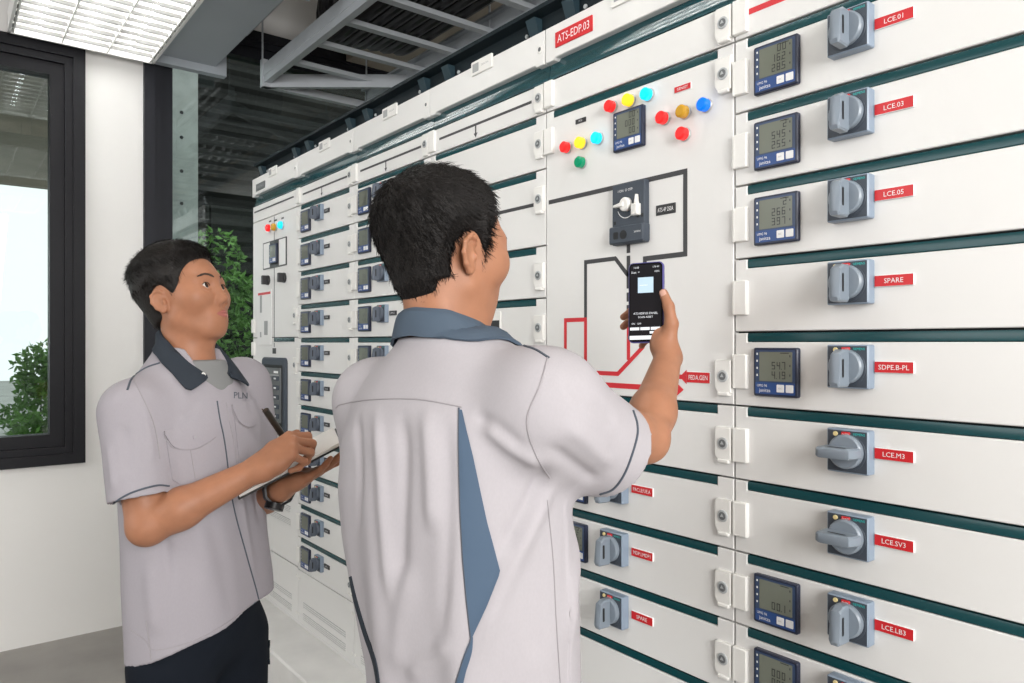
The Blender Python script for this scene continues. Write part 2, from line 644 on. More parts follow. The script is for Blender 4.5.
shr = [(-6.35, 1.80, 0.40, 0.40, 2.60, 3000, 'green leafy shrub outside the glass, just right of the concrete post'),
       (-6.35, 2.78, 0.40, 0.40, 2.75, 2800, 'tallest green leafy shrub outside the glass beside the end switchgear cabinet'),
       (-6.35, 3.75, 0.45, 0.45, 2.2, 1500, 'green leafy shrub outside the glass, hidden mostly by the end switchgear cabinet')]
for i, s_ in enumerate(shr):
    shrub(s_[6], s_[0], s_[1], s_[2], s_[3], s_[4], s_[5], 30 + i, 'shrubs growing behind the end cabinet')
shr = [(-6.6, 0.62, 0.36, 0.36, 1.75, 2200, 'dark green shrub outside the black-framed window, at its right-hand jamb'),
       (-6.6, -0.45, 0.38, 0.38, 1.7, 1500, 'dark green shrub outside the black-framed window, farther left of its jamb')]
for i, s_ in enumerate(shr):
    shrub(s_[6], s_[0], s_[1], s_[2], s_[3], s_[4], s_[5], 60 + i, 'shrubs growing outside the black-framed window')

# ------------------------------------------------------------------ ceiling services
FZ = 2.885                        # underside of the light fittings


def fixture(x0, x1, y0, y1, label):
    e = empty('ceiling_light', ((x0 + x1) / 2, (y0 + y1) / 2, FZ))
    tag(e, label, 'ceiling light', 'louvred fluorescent ceiling lights')
    L, Wd = (x1 - x0) / 2, (y1 - y0) / 2
    h = MB()
    h.box(-L, L, -Wd, Wd, 0.085, 0.095, M['fixture'])
    for s in (-1, 1):
        h.box(-L, L, s * Wd - (0.012 if s > 0 else 0), s * Wd + (0.012 if s < 0 else 0), 0, 0.085, M['fixture'])
        h.box(s * L - (0.012 if s > 0 else 0), s * L + (0.012 if s < 0 else 0), -Wd, Wd, 0, 0.085, M['fixture'])
    h.build('housing', e)
    for k in (-1, 0, 1):
        t = MB()
        t.tube([(-L + 0.03, k * Wd * 0.62, 0.055), (L - 0.03, k * Wd * 0.62, 0.055)], 0.013, M['tube'], 12)
        t.build('fluorescent_tube', e)
    g = MB()
    for k in range(-1, 3):
        y = (k - 0.5) * Wd * 0.62
        g.box(-L + 0.012, L - 0.012, y - 0.003, y + 0.003, 0.002, 0.040, M['fixture'])
    for k in range(1, 15):
        x = -L + k * 2 * L / 15
        g.box(x - 0.004, x + 0.004, -Wd + 0.012, Wd - 0.012, 0.004, 0.020, M['louvre'])
    g.build('louvre_grid', e)
    for sx in (-0.7, 0.7):
        r = MB()
        r.tube([(sx * L, 0, 0.09), (sx * L, 0, ZC - FZ)], 0.004, M['galv'], 6)
        r.build('hanging_rod', e)
    return e


fixture(-4.10, -2.90, 0.262, 0.885, 'white louvred fluorescent ceiling light hanging beside the window wall')
fixture(-2.05, -0.85, 0.262, 0.885, 'white louvred fluorescent ceiling light hanging above the two workers')
fixture(0.0, 1.2, 0.262, 0.885, 'white louvred fluorescent ceiling light hanging right of the workers')

# grey ventilation duct beside the fitting
d = MB()
d.box(XW + 0.02, -1.9, 0.92, 1.19, 2.945, 3.16, M['duct'])
do = d.build('ventilation_duct')
tag(do, 'plain grey rectangular ventilation duct running above the men beside the ceiling light', 'duct')
for xx in (XW + 0.03, -2.98):
    q = MB()
    q.box(xx, xx + 0.05, 0.86, 1.25, 2.905, 2.945, M['duct'])
    q.box(xx, xx + 0.05, 0.86, 0.90, 2.945, 3.18, M['duct'])
    q.box(xx, xx + 0.05, 1.19, 1.25, 2.945, 3.18, M['duct'])
    q.box(xx, xx + 0.05, 0.86, 1.25, 3.16, 3.20, M['duct'])
    q.build('duct_flange', do)

# cable ladder above the switchgear
LZ = 2.86
e = empty('cable_ladder', (-3.97, 1.40, LZ))
tag(e, 'galvanised grey cable ladder with rungs hanging above the switchgear', 'cable ladder')
LW = 0.62
for y in (0.0, LW):
    r = MB()
    s = 1 if y == 0 else -1
    for a in (0.0, 0.088):
        r.box(0, 3.9, y, y + s * 0.03, a, a + 0.012, M['galv'])
    r.box(0, 3.9, y - 0.003, y, 0, 0.10, M['galv'])
    r.box(0, 3.9, y - 0.006, y, 0.035, 0.065, M['galv'])
    r.build('side_rail', e)
for k in range(13):
    x = 0.36 + k * 0.30
    r = MB()
    r.box(x - 0.02, x + 0.02, 0.0, LW, 0.012, 0.034, M['galv'], 0.004)
    r.build('rung', e)
r = MB()
r.box(-0.004, 0.03, -0.01, 0.02, -0.02, 0.13, M['galv'])
r.box(0, 0.04, 0, LW, -0.02, 0.02, M['galv'])
r.build('end_bracket', e)
# diagonal reducer piece at the end
r = MB()
vv = Matrix.Rotation(math.radians(52), 4, 'Z')
r.box(0, 0.86, -0.015, 0.015, -0.02, 0.05, M['galv'])
r.xf(vv)
r.build('diagonal_brace', e)
for x in (0.02, 1.25, 2.6):
    for y in (0.0, LW):
        r = MB()
        r.tube([(x, y - 0.006, 0), (x, y - 0.006, ZC - LZ)], 0.005, M['galv'], 6)
        r.build('hanging_rod', e)

# heavy black cables lying on the ladder and turning back over themselves in a wide bend
ci = 0
for lay, (rr, z0) in enumerate(((0.125, 2.928), (0.180, 2.928 - 0.055 + 0.055))):
    for k in range(7 if lay == 0 else 6):
        y = 1.50 + k * 0.066 + lay * 0.033
        q = random.Random(ci)
        r0 = 0.150 if lay == 0 else 0.208
        cz = 2.93 + 0.208 if lay else 2.93 + 0.208
        xe = -3.28 + q.uniform(-0.03, 0.03) + k * 0.018
        pts = [(-1.2, y, cz - r0), (-2.2, y, cz - r0 + q.uniform(0, .004)), (xe + 0.1, y, cz - r0)]
        for a in range(0, 13):
            t = math.radians(-90 - 15 * a)
            pts.append((xe + r0 * 1.25 * math.cos(t), y + 0.004 * a, cz + r0 * math.sin(t)))
        pts += [(-2.4, y + 0.05, cz + r0 + 0.01), (-1.2, y + 0.05, cz + r0 + 0.01)]
        mb = MB()
        mb.tube(pts, 0.027, M['cable'], 10)
        o = mb.build('power_cable')
        tag(o, 'thick black power cable bending back in the bundle on the cable ladder', 'cable', 'black power cables bundled on the ladder')
        ci += 1

# pipes under the slab
for i, (y, z, rad) in enumerate(((1.36, 3.20, 0.030), (1.27, 3.20, 0.020))):
    pb = MB()
    pb.tube([(XW + 0.01, y, z), (-1.0, y, z)], rad, M['galv'], 12)
    tag(pb.build('service_pipe'), ('thicker' if i == 0 else 'thinner') + ' grey service pipe running under the slab above the cable ladder', 'pipe')

# ================================================================== switchgear
XE = [-3.815, -3.215, -2.649, -2.082, -1.495, -0.9012, -0.245]
ROWS = [0.605, 0.455, 0.305, 0.155, 0.005, -0.146, -0.297, -0.446, -0.595, -0.745, -0.895]
BOT = -1.028


def L_(rel):
    return HC + rel - ZP


# shared sub-part meshes, origin on the door face
def me_meter():
    b = MB()
    b.plate(rrect(-.048, .048, -.048, .048, .004, 3), -0.010, 0.001, M['bezel'], 0.002)
    b.flat(rrect(-.043, .043, -.043, .044, .002, 2), -0.0102, M['meterface'])
    b.flat(rrect(-.043, .043, -.043, -.020, .001, 1), -0.0103, M['meterblue'])
    b.text('UMG 96', -.028, -.0265, .005, -0.0105, M['white'], .022)
    b.text('janitza', -.022, -.037, .0085, -0.0105, M['white'], .034)
    for x in (.012, .0315):
        b.plate(rrect(x - .0078, x + .0078, -.0385, -.0235, .001, 1), -0.0115, -0.010, M['white'], 0.0005)
    b.text('ESC', .012, -.031, .003, -0.0117, M['printgrey'])
    for z in (.034, .02, .006, -.008):
        b.flat([(-.0405, z), (-.0375, z), (-.0375, z + .004), (-.0405, z + .004)], -0.0104, M['white'])
    return b.mesh('energy_meter')


def me_screen(rows):
    b = MB()
    b.plate(rrect(-.034, .037, -.0175, .040, .001, 1), -0.0108, -0.0100, M['lcd'], 0.0)
    for r, t in enumerate(rows):
        b.digits(t, .030 - .0108 * len(t.replace('.', '')) * 1.12, .0245 - r * .0185, .0145, -0.0110, M['lcdink'])
    for r in range(3):
        b.flat([(.0315, .030 - r * .0185), (.0335, .030 - r * .0185), (.0335, .034 - r * .0185), (.0315, .034 - r * .0185)], -0.0110, M['lcdink'])
    b.flat([(.012, .037), (.030, .037), (.030, .0385), (.012, .0385)], -0.0110, M['lcdink'])
    return b.mesh('meter_screen', smooth=False)


def me_plate():
    b = MB()
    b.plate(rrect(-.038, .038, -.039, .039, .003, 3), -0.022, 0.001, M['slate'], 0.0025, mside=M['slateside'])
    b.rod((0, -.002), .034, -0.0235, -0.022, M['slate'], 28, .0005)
    b.text('SIEMENS', .0215, .0315, .0042, -0.0226, M['tealprint'], .021)
    b.plate(rrect(-.010, .006, .0255, .0345, .002, 2), -0.0245, -0.022, M['red'], 0.0008)
    b.text('O OFF', -.002, .030, .004, -0.0247, M['white'], .012)
    b.rod((-.021, .030), .0042, -0.0245, -0.022, M['lyellow_print'], 12, .0005)
    return b.mesh('switch_plate')


M['lyellow_print'] = mat('print_cream', (0.75, 0.62, 0.30), 0.4)


def me_knob(rot, kn='knob'):
    """round boss with a wide lever blade across it"""
    b = MB()
    b.rod((0, 0), .0305, -0.034, -0.0235, M[kn], 32, .003)
    # blade outline seen from its side: z along the blade, y outwards
    prof = [(-.031, -.030), (.030, -.030), (.031, -.050), (.024, -.064), (-.028, -.070), (-.035, -.066), (-.036, -.034)]
    k = len(prof)
    t = .0095
    c = .003

    def ring(x, ins):
        cz = sum(p[0] for p in prof) / k
        cy = sum(p[1] for p in prof) / k
        return [(x, cy + (p[1] - cy) * ins, cz + (p[0] - cz) * ins) for p in prof]
    R = [ring(-t, .90), ring(-t + c, 1.0), ring(t - c, 1.0), ring(t, .90)]
    v = [q for r in R for q in r]
    f = [tuple(range(k)), tuple(reversed(range(3 * k, 4 * k)))]
    for r in range(3):
        for i in range(k):
            j = (i + 1) % k
            f.append((r * k + i, (r + 1) * k + i, (r + 1) * k + j, r * k + j))
    b.add(v, f, M[kn])
    for s in (-1, 1):     # padlock slot, a dark oval on both sides of the blade
        o = [(s * (t + .0003), -.055 + .0035 * math.cos(a), -.002 + (.013 if math.sin(a) > 0 else -.013) + .0035 * math.sin(a))
             for a in [2 * math.pi * i / 16 for i in range(16)]]
        b.add(o, [tuple(range(16)) if s > 0 else tuple(reversed(range(16)))], M['hole'])
    b.xf(Matrix.Rotation(rot, 4, 'Y'))
    me = b.mesh('switch_knob')
    bm = bmesh.new()
    bm.from_mesh(me)
    bmesh.ops.recalc_face_normals(bm, faces=bm.faces[:])
    bm.to_mesh(me)
    bm.free()
    return me


def me_hinge():
    b = MB()
    b.plate(rrect(.0005, .0345, -.035, .035, .002, 2), -0.010, 0.001, M['plastic'], 0.002)
    b.tube([(.0052, -.006, -.034), (.0052, -.006, .034)], .0045, M['plastic'], 10)
    return b.mesh('hinge')


def me_lock():
    b = MB()
    out = [(-.040, -.024), (-.033, -.035), (0, -.035), (0, .034), (-.036, .034), (-.040, .030)]
    b.plate(out, -0.009, 0.001, M['plastic'], 0.002)
    b.plate(rrect(-.031, -.004, -.041, -.033, .002, 2), -0.012, 0.0, M['plastic'], 0.002)
    b.rod((-.019, .000), .0125, -0.0115, -0.009, M['lockring'], 24, .001)
    b.rod((-.019, .000), .0085, -0.0122, -0.009, M['lockcore'], 20, .0005)
    b.flat([(-.0235, -.002), (-.0145, -.002), (-.019, .0055)], -0.0125, M['lockring'])
    return b.mesh('lock')


def me_label(t, m, w_=.066, h_=.020, th=.004):
    b = MB()
    b.plate(rrect(-w_ / 2, w_ / 2, -h_ / 2, h_ / 2, .0008, 1), -th, 0.0005, m, 0.0006, mside=M['white'] if m is M['red'] else m)
    b.text(t, 0, 0, h_ * .42, -th - .0003, M['white'], w_ * .8)
    return b.mesh('name_label', smooth=False)


METER, PLATE = me_meter(), me_plate()
KNOB_V, KNOB_H, KNOB_D = me_knob(0.0), me_knob(math.radians(90)), me_knob(0.0, 'knobdark')
HINGE, LOCK = me_hinge(), me_lock()
TABL, TABR = .030, .042


def door(cab, w_, zb, zt, strip=True, hinge=True, lock=True, name='compartment_door', lockz=None, hingez=None, strip_x=None):
    """door leaf from rel height zb to zt; the dark strip sits in a notch along its top edge"""
    h = zt - zb
    g = .0018
    a0, a1 = strip_x or (TABL, w_ - TABR)
    ns = .0205
    if strip:
        out = [(g, g), (w_ - g, g), (w_ - g, h - g), (a1, h - g), (a1, h - ns), (a0, h - ns), (a0, h - g), (g, h - g)]
    else:
        out = [(g, g), (w_ - g, g), (w_ - g, h - g), (g, h - g)]
    b = MB()
    b.plate(out, 0.0, 0.018, M['panel'], 0.0016)
    o = b.build(name, cab, (0, 0, L_(zb)))
    if strip:
        s = MB()
        prof = [(.017, h - ns + .0005), (.004, h - ns + .0005), (.0020, h - ns + .0025), (.0015, h - ns + .012), (.003, h - ns + .0185), (.017, h - ns + .0190)]
        k = len(prof)
        v = [(a0 + .0005, y, z) for y, z in prof] + [(a1 - .0005, y, z) for y, z in prof]
        f = [(i, k + i, k + i + 1, i + 1) for i in range(k - 1)] + [tuple(range(k)), tuple(reversed(range(k, 2 * k)))]
        s.add(v, f, M['teal'])
        s.build('dark_strip', o)
    if hinge:
        put('hinge', HINGE, o, (0, 0, hingez if hingez is not None else h - .020 - .060))
    if lock:
        put('lock', LOCK, o, (w_ - .003, 0, lockz if lockz is not None else h - .020 - .060))
    o['z0'] = zb
    return o


def feeder(o, zs, zb, meter=None, meter_x=.099, sw=None, sw_x=.249, label=None, lab_x=.3245, lab_m=None, lab_w=.066, lab_h=.020):
    """meter, rotary switch and name label on a feeder door"""
    zo = zs - zb
    if meter is not None:
        put('energy_meter', METER, o, (meter_x, 0, zo - .0625))
        put('meter_screen', me_screen(meter), o, (meter_x, 0, zo - .0625))
    if sw:
        for nm, me in (('switch_plate', PLATE), ('switch_knob', {'v': KNOB_V, 'h': KNOB_H, 'd': KNOB_D}[sw])):
            q = put(nm, me, o, (sw_x, 0, zo - .047))
            if sw == 'd':
                q.scale = (.84, .72, .84)
    if label:
        put('name_label', me_label(label, lab_m or M['red'], lab_w, lab_h), o, (lab_x, 0, zo - .047))


def cabinet(i, label):
    w_ = XE[i + 1] - XE[i]
    e = empty('switchgear_cabinet', (XE[i], DF, ZP))
    tag(e, label, 'electrical cabinet', 'switchgear cabinets bolted in one row')
    b = MB()
    b.box(0, w_, .030, .62, 0, L_(.846), M['panel'])
    b.box(.001, w_ - .001, .0185, .030, .004, L_(.845), M['gap'])
    b.box(0, w_, .004, .03, 0, L_(-1.270), M['panel'])
    b.build('carcass', e)
    # curved dark band under the top cover
    s = MB()
    z0, z1 = L_(.706), L_(.7605)
    n = 10
    prof = [(.002 + .0145 * math.sin(t * math.pi / 2) ** 1.0, z0 + (z1 - z0) * (1 - math.cos(t * math.pi / 2))) for t in [k / n for k in range(n + 1)]]
    v = [(0.001, y, z) for y, z in prof] + [(w_ - .001, y, z) for y, z in prof]
    k = n + 1
    s.add(v, [(q, k + q, k + q + 1, q + 1) for q in range(n)], M['tealgloss'])
    s.build('dark_band', e)
    c = MB()
    z0, z1 = L_(.760), L_(.846)
    c.plate([(.002, z0 - .006), (.035, z0 - .006), (.042, z0), (w_ - .042, z0), (w_ - .035, z0 - .006), (w_ - .002, z0 - .006), (w_ - .002, z1), (.002, z1)],
            -0.004, 0.03, M['panel'], 0.002)
    co = c.build('top_cover', e)
    lk = MB()
    lk.rod((w_ - .020, (z0 + z1) / 2 - .004), .011, -.006, -.003, M['plastic'], 16, .001)
    lk.rod((w_ - .020, (z0 + z1) / 2 - .004), .006, -.0068, -.005, M['lockcore'], 12, .0005)
    lk.build('cover_screw', co)
    ch = MB()
    y0, y1, q0, q1 = .004, .60, L_(.846), L_(.928)
    ch.add([(x, y, z) for x in (0, w_) for y, z in ((y0 + .03, q0), (y0 + .03, q1 - .02), (y0, q1 - .012), (y0, q1), (y1, q1), (y1, q0))],
           [(0, 6, 7, 1), (1, 7, 8, 2), (2, 8, 9, 3), (3, 9, 10, 4), (4, 10, 11, 5), (0, 1, 2, 3, 4, 5), (11, 10, 9, 8, 7, 6)], M['blackmetal'])
    cho = ch.build('roof_duct', e)
    for x in (.075, w_ - .075):
        k2 = MB()
        k2.add([(x - .02, .028, q0 + .002), (x + .02, .028, q0 + .002), (x + .02, .006, q0 + .058), (x - .02, .006, q0 + .058),
                (x - .02, .034, q0 + .002), (x + .02, .034, q0 + .002), (x + .02, .034, q0 + .058), (x - .02, .034, q0 + .058)],
               [(0, 1, 2, 3), (1, 5, 6, 2), (4, 0, 3, 7), (3, 2, 6, 7)], M['bracket'])
        k2.build('roof_bracket', cho)
        k3 = MB()
        k3.rod((x + (.045 if x < .2 else -.045), q0 + .03), .006, .029, .035, M['lockring'], 10, .001)
        k3.build('bolt', cho)
    return e, w_


def badge(e, w_, x, z=.815, bw=.105, bh=.042):
    b = MB()
    b.plate(rrect(x - bw / 2, x + bw / 2, L_(z), L_(z) + bh, .003, 2), -.009, -.003, M['plastic'], .0015)
    b.flat(rrect(x - bw * .42, x - bw * .12, L_(z) + bh * .18, L_(z) + bh * .80, .001, 1), -.0093, M['printgrey'])
    b.text('SIVACON', x + bw * .18, L_(z) + bh * .5, .006, -.0094, M['printgrey'], bw * .38)
    b.build('badge_plate', e)


def mimic_top(o, w_, h):
    """black bus line with a small down arrow on the narrow top door"""
    b = MB()
    z = h * .55
    b.flat([(.055, z - .004), (w_ - .06, z - .004), (w_ - .06, z + .004), (.055, z + .004)], -.0004, M['mimicblack'])
    c = .26
    b.flat([(c - .0035, z - .028), (c + .0035, z - .028), (c + .0035, z - .004), (c - .0035, z - .004)], -.0004, M['mimicblack'])
    b.flat([(c - .010, z - .026), (c, z - .040), (c + .010, z - .026)], -.0005, M['mimicblack'])
    b.build('mimic_line', o)


def vent_panel(e, w_, zb, zt, vents, lock=False):
    o = door(e, w_, zb, zt, strip=False, hinge=False, lock=False, name='bottom_panel')
    for (a, c) in vents:
        b = MB()
        n = max(2, int((c - a) / .007))
        b.flat([(.06, a - zb), (w_ - .075, a - zb), (w_ - .075, c - zb), (.06, c - zb)], -.0003, M['printgrey'])
        for k in range(n):
            z = a - zb + (k + .15) * (c - a) / n
            b.box(.06, w_ - .075, -.003, .0, z, z + (c - a) / n * .55, M['panel'])
        b.build('vent_grille', o)
    for z in (.04, zt - zb - .04):
        for x in (.012, w_ - .014):
            s = MB()
            s.rod((x, z), .006, -.003, 0, M['plastic'], 10, .0008)
            s.build('panel_screw', o)
    return o


VENT2 = ((-1.190, -1.163), (-1.245, -1.212))

# ---- cabinet at the far end
e, w_ = cabinet(0, 'end switchgear cabinet beside the greenery, tall door and grey-framed breaker window')
badge(e, w_, .30)
q = MB()
q.plate(rrect(.06, .19, L_(.775), L_(.812), .002, 1), -.006, -.003, M['lockcore'], .001)
q.text('SIVACON S8', .125, L_(.793), .012, -.0063, M['printgrey'], .11)
q.build('badge_plate', e)
o = door(e, w_, .622, .705, strip=False, lock=False, hinge=False)
b = MB()
b.flat([(.02, .048), (w_ - .05, .048), (w_ - .05, .056), (.02, .056)], -.0004, M['mimicblack'])
b.build('mimic_line', o)
tag(o, 'narrow top door with a black line')
o = door(e, w_, .026, .622, strip=False, lockz=.10, hingez=.06)
tag(o, 'tall door with three round lamps and two black selector switches')
b = MB()
b.flat([(.30, 0.0), (.308, 0.0), (.308, .59), (.30, .59)], -.0004, M['mimicblack'])
b.build('mimic_line', o)
for px, py, m, n_ in ((267.8, 228, M['lred'], 'red lamp'), (273.4, 227, M['lamber'], 'amber lamp'), (280.2, 225, M['lcyan'], 'blue lamp')):
    X, Z = on_y(px, py, DF - .012)
    b = MB()
    b.rod((0, 0), .021, -.006, 0, M['lampbase'], 20, .001)
    b.rod((0, 0), .018, -.022, -.006, m, 20, .005)
    tag(b.build('indicator_lamp', o, (X - XE[0], 0, Z - HC - .026)), n_)
    b = MB()
    b.flat([(-.016, .03), (.016, .03), (.016, .038), (-.016, .038)], -.0004, M['labelblack'])
    b.build('lamp_label', o, (X - XE[0], 0, Z - HC - .026))
b = MB()
x0, zt = on_y(263.5, 243, DF)
x1, _ = on_y(287, 240, DF)
x0 -= XE[0]
x1 -= XE[0]
za, zb_ = .34, .475
zt0 = zb_ - .0
b.plate(rrect(x0, x1, za, zb_, .003, 1), -.003, 0, M['labelblack'], .001)
for (u0, u1) in ((.03, .31), (.70, .97)):
    b.flat([(x0 + (x1 - x0) * u0, za + .006), (x0 + (x1 - x0) * u1, za + .006), (x0 + (x1 - x0) * u1, zb_ - .006), (x0 + (x1 - x0) * u0, zb_ - .006)], -.0033, M['doc'])
b.build('meter_surround', o)
put('energy_meter', METER, o, ((x0 + x1) / 2, -.002, (za + zb_) / 2))
put('meter_screen', me_screen(['0', '00', '000']), o, ((x0 + x1) / 2, -.002, (za + zb_) / 2))
for px, py in ((264.5, 280), (280.5, 277.5)):
    X, Z = on_y(px, py, DF - .02)
    b = MB()
    b.rod((0, 0), .024, -.010, 0, M['labelblack'], 20, .002)
    b.box(-.008, .008, -.035, -.010, -.022, .022, M['labelblack'], .003)
    tag(b.build('selector_switch', o, (X - XE[0], 0, Z - HC - .026)), 'black selector switch')
b = MB()
X0, Zb = on_y(258.5, 343, DF)
X1, Zt = on_y(272.5, 289, DF)
X0 -= XE[0]
X1 -= XE[0]
zz0, zz1 = -.035, .235
b.plate(rrect(X0, X1, zz0, zz1, .003, 1), -.006, -.002, M['doc'], .0006)
b.flat([(X0 + .01, zz1 - .02), (X1 - .01, zz1 - .02), (X1 - .01, zz1 - .008), (X0 + .01, zz1 - .008)], -.0063, M['red'])
for (a, c, u0, u1) in ((.60, .92, .2, .34), (.18, .44, .5, .75), (.14, .24, .2, .3)):
    b.flat([(X0 + (X1 - X0) * u0, zz0 + (zz1 - zz0) * a), (X0 + (X1 - X0) * u1, zz0 + (zz1 - zz0) * a),
            (X0 + (X1 - X0) * u1, zz0 + (zz1 - zz0) * c), (X0 + (X1 - X0) * u0, zz0 + (zz1 - zz0) * c)], -.0063, M['printgrey'])
b.build('instruction_sheet', o)
# lower door with the circuit breaker
o = door(e, w_, -1.02, .026, hinge=True, lockz=.92, hingez=.99, strip_x=(.29, w_ - TABR))
tag(o, 'lower door with a tall grey-framed breaker window and vents')
b = MB()
X0, Za = on_y(263.8, 432, DF)
X1, Zc = on_y(287.8, 432, DF)
_, Zt = on_y(263.8, 357.5, DF)
X0 -= XE[0]
X1 -= XE[0]
z0, z1 = -.440 + 1.02, -.070 + 1.02
b.plate(rrect(X0, X1, z0, z1, .025, 5), -.012, 0, M['slate'], .005)
b.flat(rrect(X0 + .035, X1 - .035, z0 + .04, z1 - .035, .008, 3), -.0123, M['hole'])
b.build('breaker_frame', o)
b = MB()
xi0, xi1 = X0 + .04, X1 - .04
b.plate(rrect(xi0 + .01, xi1 - .01, z0 + .06, z1 - .05, .004, 2), -.016, -.012, M['lockcore'], .002)
for k in range(5):
    zz = z0 + .08 + k * .045
    b.plate(rrect(xi0 + .13, xi1 - .03, zz, zz + .022, .002, 1), -.020, -.015, M['slate'], .002)
    b.flat([(xi0 + .15, zz + .006), (xi0 + .18, zz + .006), (xi0 + .18, zz + .014), (xi0 + .15, zz + .014)], -.0203, M['white'])
b.plate(rrect(xi0 + .03, xi0 + .10, z0 + .16, z0 + .22, .003, 2), -.020, -.015, M['red'], .002)
b.plate(rrect(xi0 + .03, xi0 + .09, z0 + .09, z0 + .13, .003, 2), -.020, -.015, M['lgreen'], .002)
b.flat([(xi0 + .03, z1 - .09), (xi1 - .03, z1 - .09), (xi1 - .03, z1 - .08), (xi0 + .03, z1 - .08)], -.0165, M['printgrey'])
b.flat([(xi0 + .14, z1 - .075), (xi1 - .04, z1 - .075), (xi1 - .04, z1 - .064), (xi0 + .14, z1 - .064)], -.0165, M['white'])
b.build('circuit_breaker', o)
b = MB()
b.flat([(.30, 1.0), (.308, 1.0), (.308, 1.02), (.30, 1.02)], -.0004, M['mimicblack'])
b.flat([(.28, .968), (.328, .968), (.328, .995), (.28, .995)], -.0004, M['mimicblack'])
b.plate(rrect(.13, .22, z0 - .09, z0 - .05, .002, 1), -.002, 0, M['slateside'], .0005)
b.build('mimic_line', o)
b = MB()
b.box(w_ - .06, w_ - .035, -.03, 0, .42, .52, M['galv'], .004)
b.box(w_ - .055, w_ - .04, -.05, -.03, .46, .475, M['galv'], .002)
b.build('swing_handle', o)
for a, c in ((.17, .20), (.23, .26)):
    b = MB()
    b.flat([(.08, a), (w_ - .09, a), (w_ - .09, c), (.08, c)], -.0003, M['printgrey'])
    for k in range(4):
        b.box(.08, w_ - .09, -.003, 0, a + k * .0075, a + k * .0075 + .004, M['panel'])
    b.build('vent_grille', o)
vent_panel(e, w_, -1.268, -1.022, VENT2)


def feeder_column(i, label, texts, values, skip=(), lab='black'):
    e, w_ = cabinet(i, label)
    badge(e, w_, .30)
    o = door(e, w_, .622, .705, strip=False, lockz=.045, hinge=True, hingez=.045)
    mimic_top(o, w_, .083)
    tag(o, 'narrow top door with a black line and arrow')
    for k, zs in enumerate(ROWS):
        zb = (ROWS[k + 1] if k + 1 < len(ROWS) else BOT - .017) + .017
        o = door(e, w_, zb, zs + .017)
        feeder(o, zs, zb, meter=values[k % len(values)], sw='d', label=texts[k], lab_x=.316, lab_m=M['labelblack'], lab_w=.05, lab_h=.017)
    vent_panel(e, w_, -1.268, BOT, VENT2)
    return e


VALS = [['2', '231', '398'], ['0', '545', '255'], ['1', '266', '397'], ['0', '12.4', '4.19']]
TXA = ['LVM.%02d' % k for k in range(1, 12)]
feeder_column(1, 'switchgear cabinet of eleven metered drawers, between the breaker-window cabinet and the next column', TXA, VALS)
TXB = ['LVM.%02d' % k for k in range(12, 23)]
feeder_column(2, 'switchgear cabinet of metered drawers passing behind the head of the man with the phone', TXB, VALS)

# ---- plain-door cabinet behind the man with the phone
e, w_ = cabinet(3, 'switchgear cabinet with plain switchless doors, largely hidden behind the man holding the phone')
badge(e, w_, .30)
o = door(e, w_, .622, .705, strip=False, lockz=.045, hinge=True, hingez=.045)
mimic_top(o, w_, .083)
tag(o, 'narrow top door with a black line and arrow')
pr = [.605, .455, .247, .105, -.045, -.195, -.345, -.495, -.645, -.795, -.94]
for k, zs in enumerate(pr):
    zb = (pr[k + 1] if k + 1 < len(pr) else BOT - .017) + .017
    o = door(e, w_, zb, zs + .017)
    if k == 1:
        b = MB()
        b.flat([(.04, .112), (w_ - .05, .112), (w_ - .05, .122), (.04, .122)], -.0004, M['mimicblack'])
        b.build('mimic_line', o)
        tag(o, 'plain door crossed by a black line')
    if k == 3:
        X, Z = on_y(491, 322, DF)
        b = MB()
        b.plate(rrect(-.05, .05, -.03, .03, .002, 1), -.003, 0, M['plastic'], .001)
        b.flat([(-.03, -.018), (.045, -.018), (.045, .004), (-.03, .004)], -.0033, M['labelblack'])
        b.build('small_label', o, (X - XE[3], 0, Z - HC - zb))
vent_panel(e, w_, -1.268, BOT, VENT2)

# ---- transfer-switch cabinet the phone is pointed at
X5 = XE[4]
e, w_ = cabinet(4, 'switchgear cabinet with a black and red line diagram and round lamps, behind the phone')
q = MB()
b0, _ = on_y(557, 39, DF)
b1, _ = on_y(594, 24, DF)
q.plate(rrect(b0 - X5, b1 - X5, L_(.782), L_(.822), .001, 1), -.007, -.003, M['red'], .0006)
q.text('ATS-EDP.03', (b0 + b1) / 2 - X5, L_(.802), .021, -.0073, M['white'], (b1 - b0) * .86)
tag(q.build('name_label', e), 'red plate reading ATS-EDP.03')
badge(e, w_, .315, .812, .13, .06)
o = door(e, w_, .622, .705, strip=False, lockz=.045, hinge=True, hingez=.045)
zb = -.129
o = door(e, w_, zb, .622, lockz=.060, hingez=.67)
put('lock', LOCK, o, (w_ - .003, 0, .690))
tag(o, 'tall door carrying the line diagram, lamps and transfer switch')
ATS = o


def apt(px, py, off=0.0):
    X, Z = on_y(px, py, DF - off)
    return X - X5, Z - HC - zb


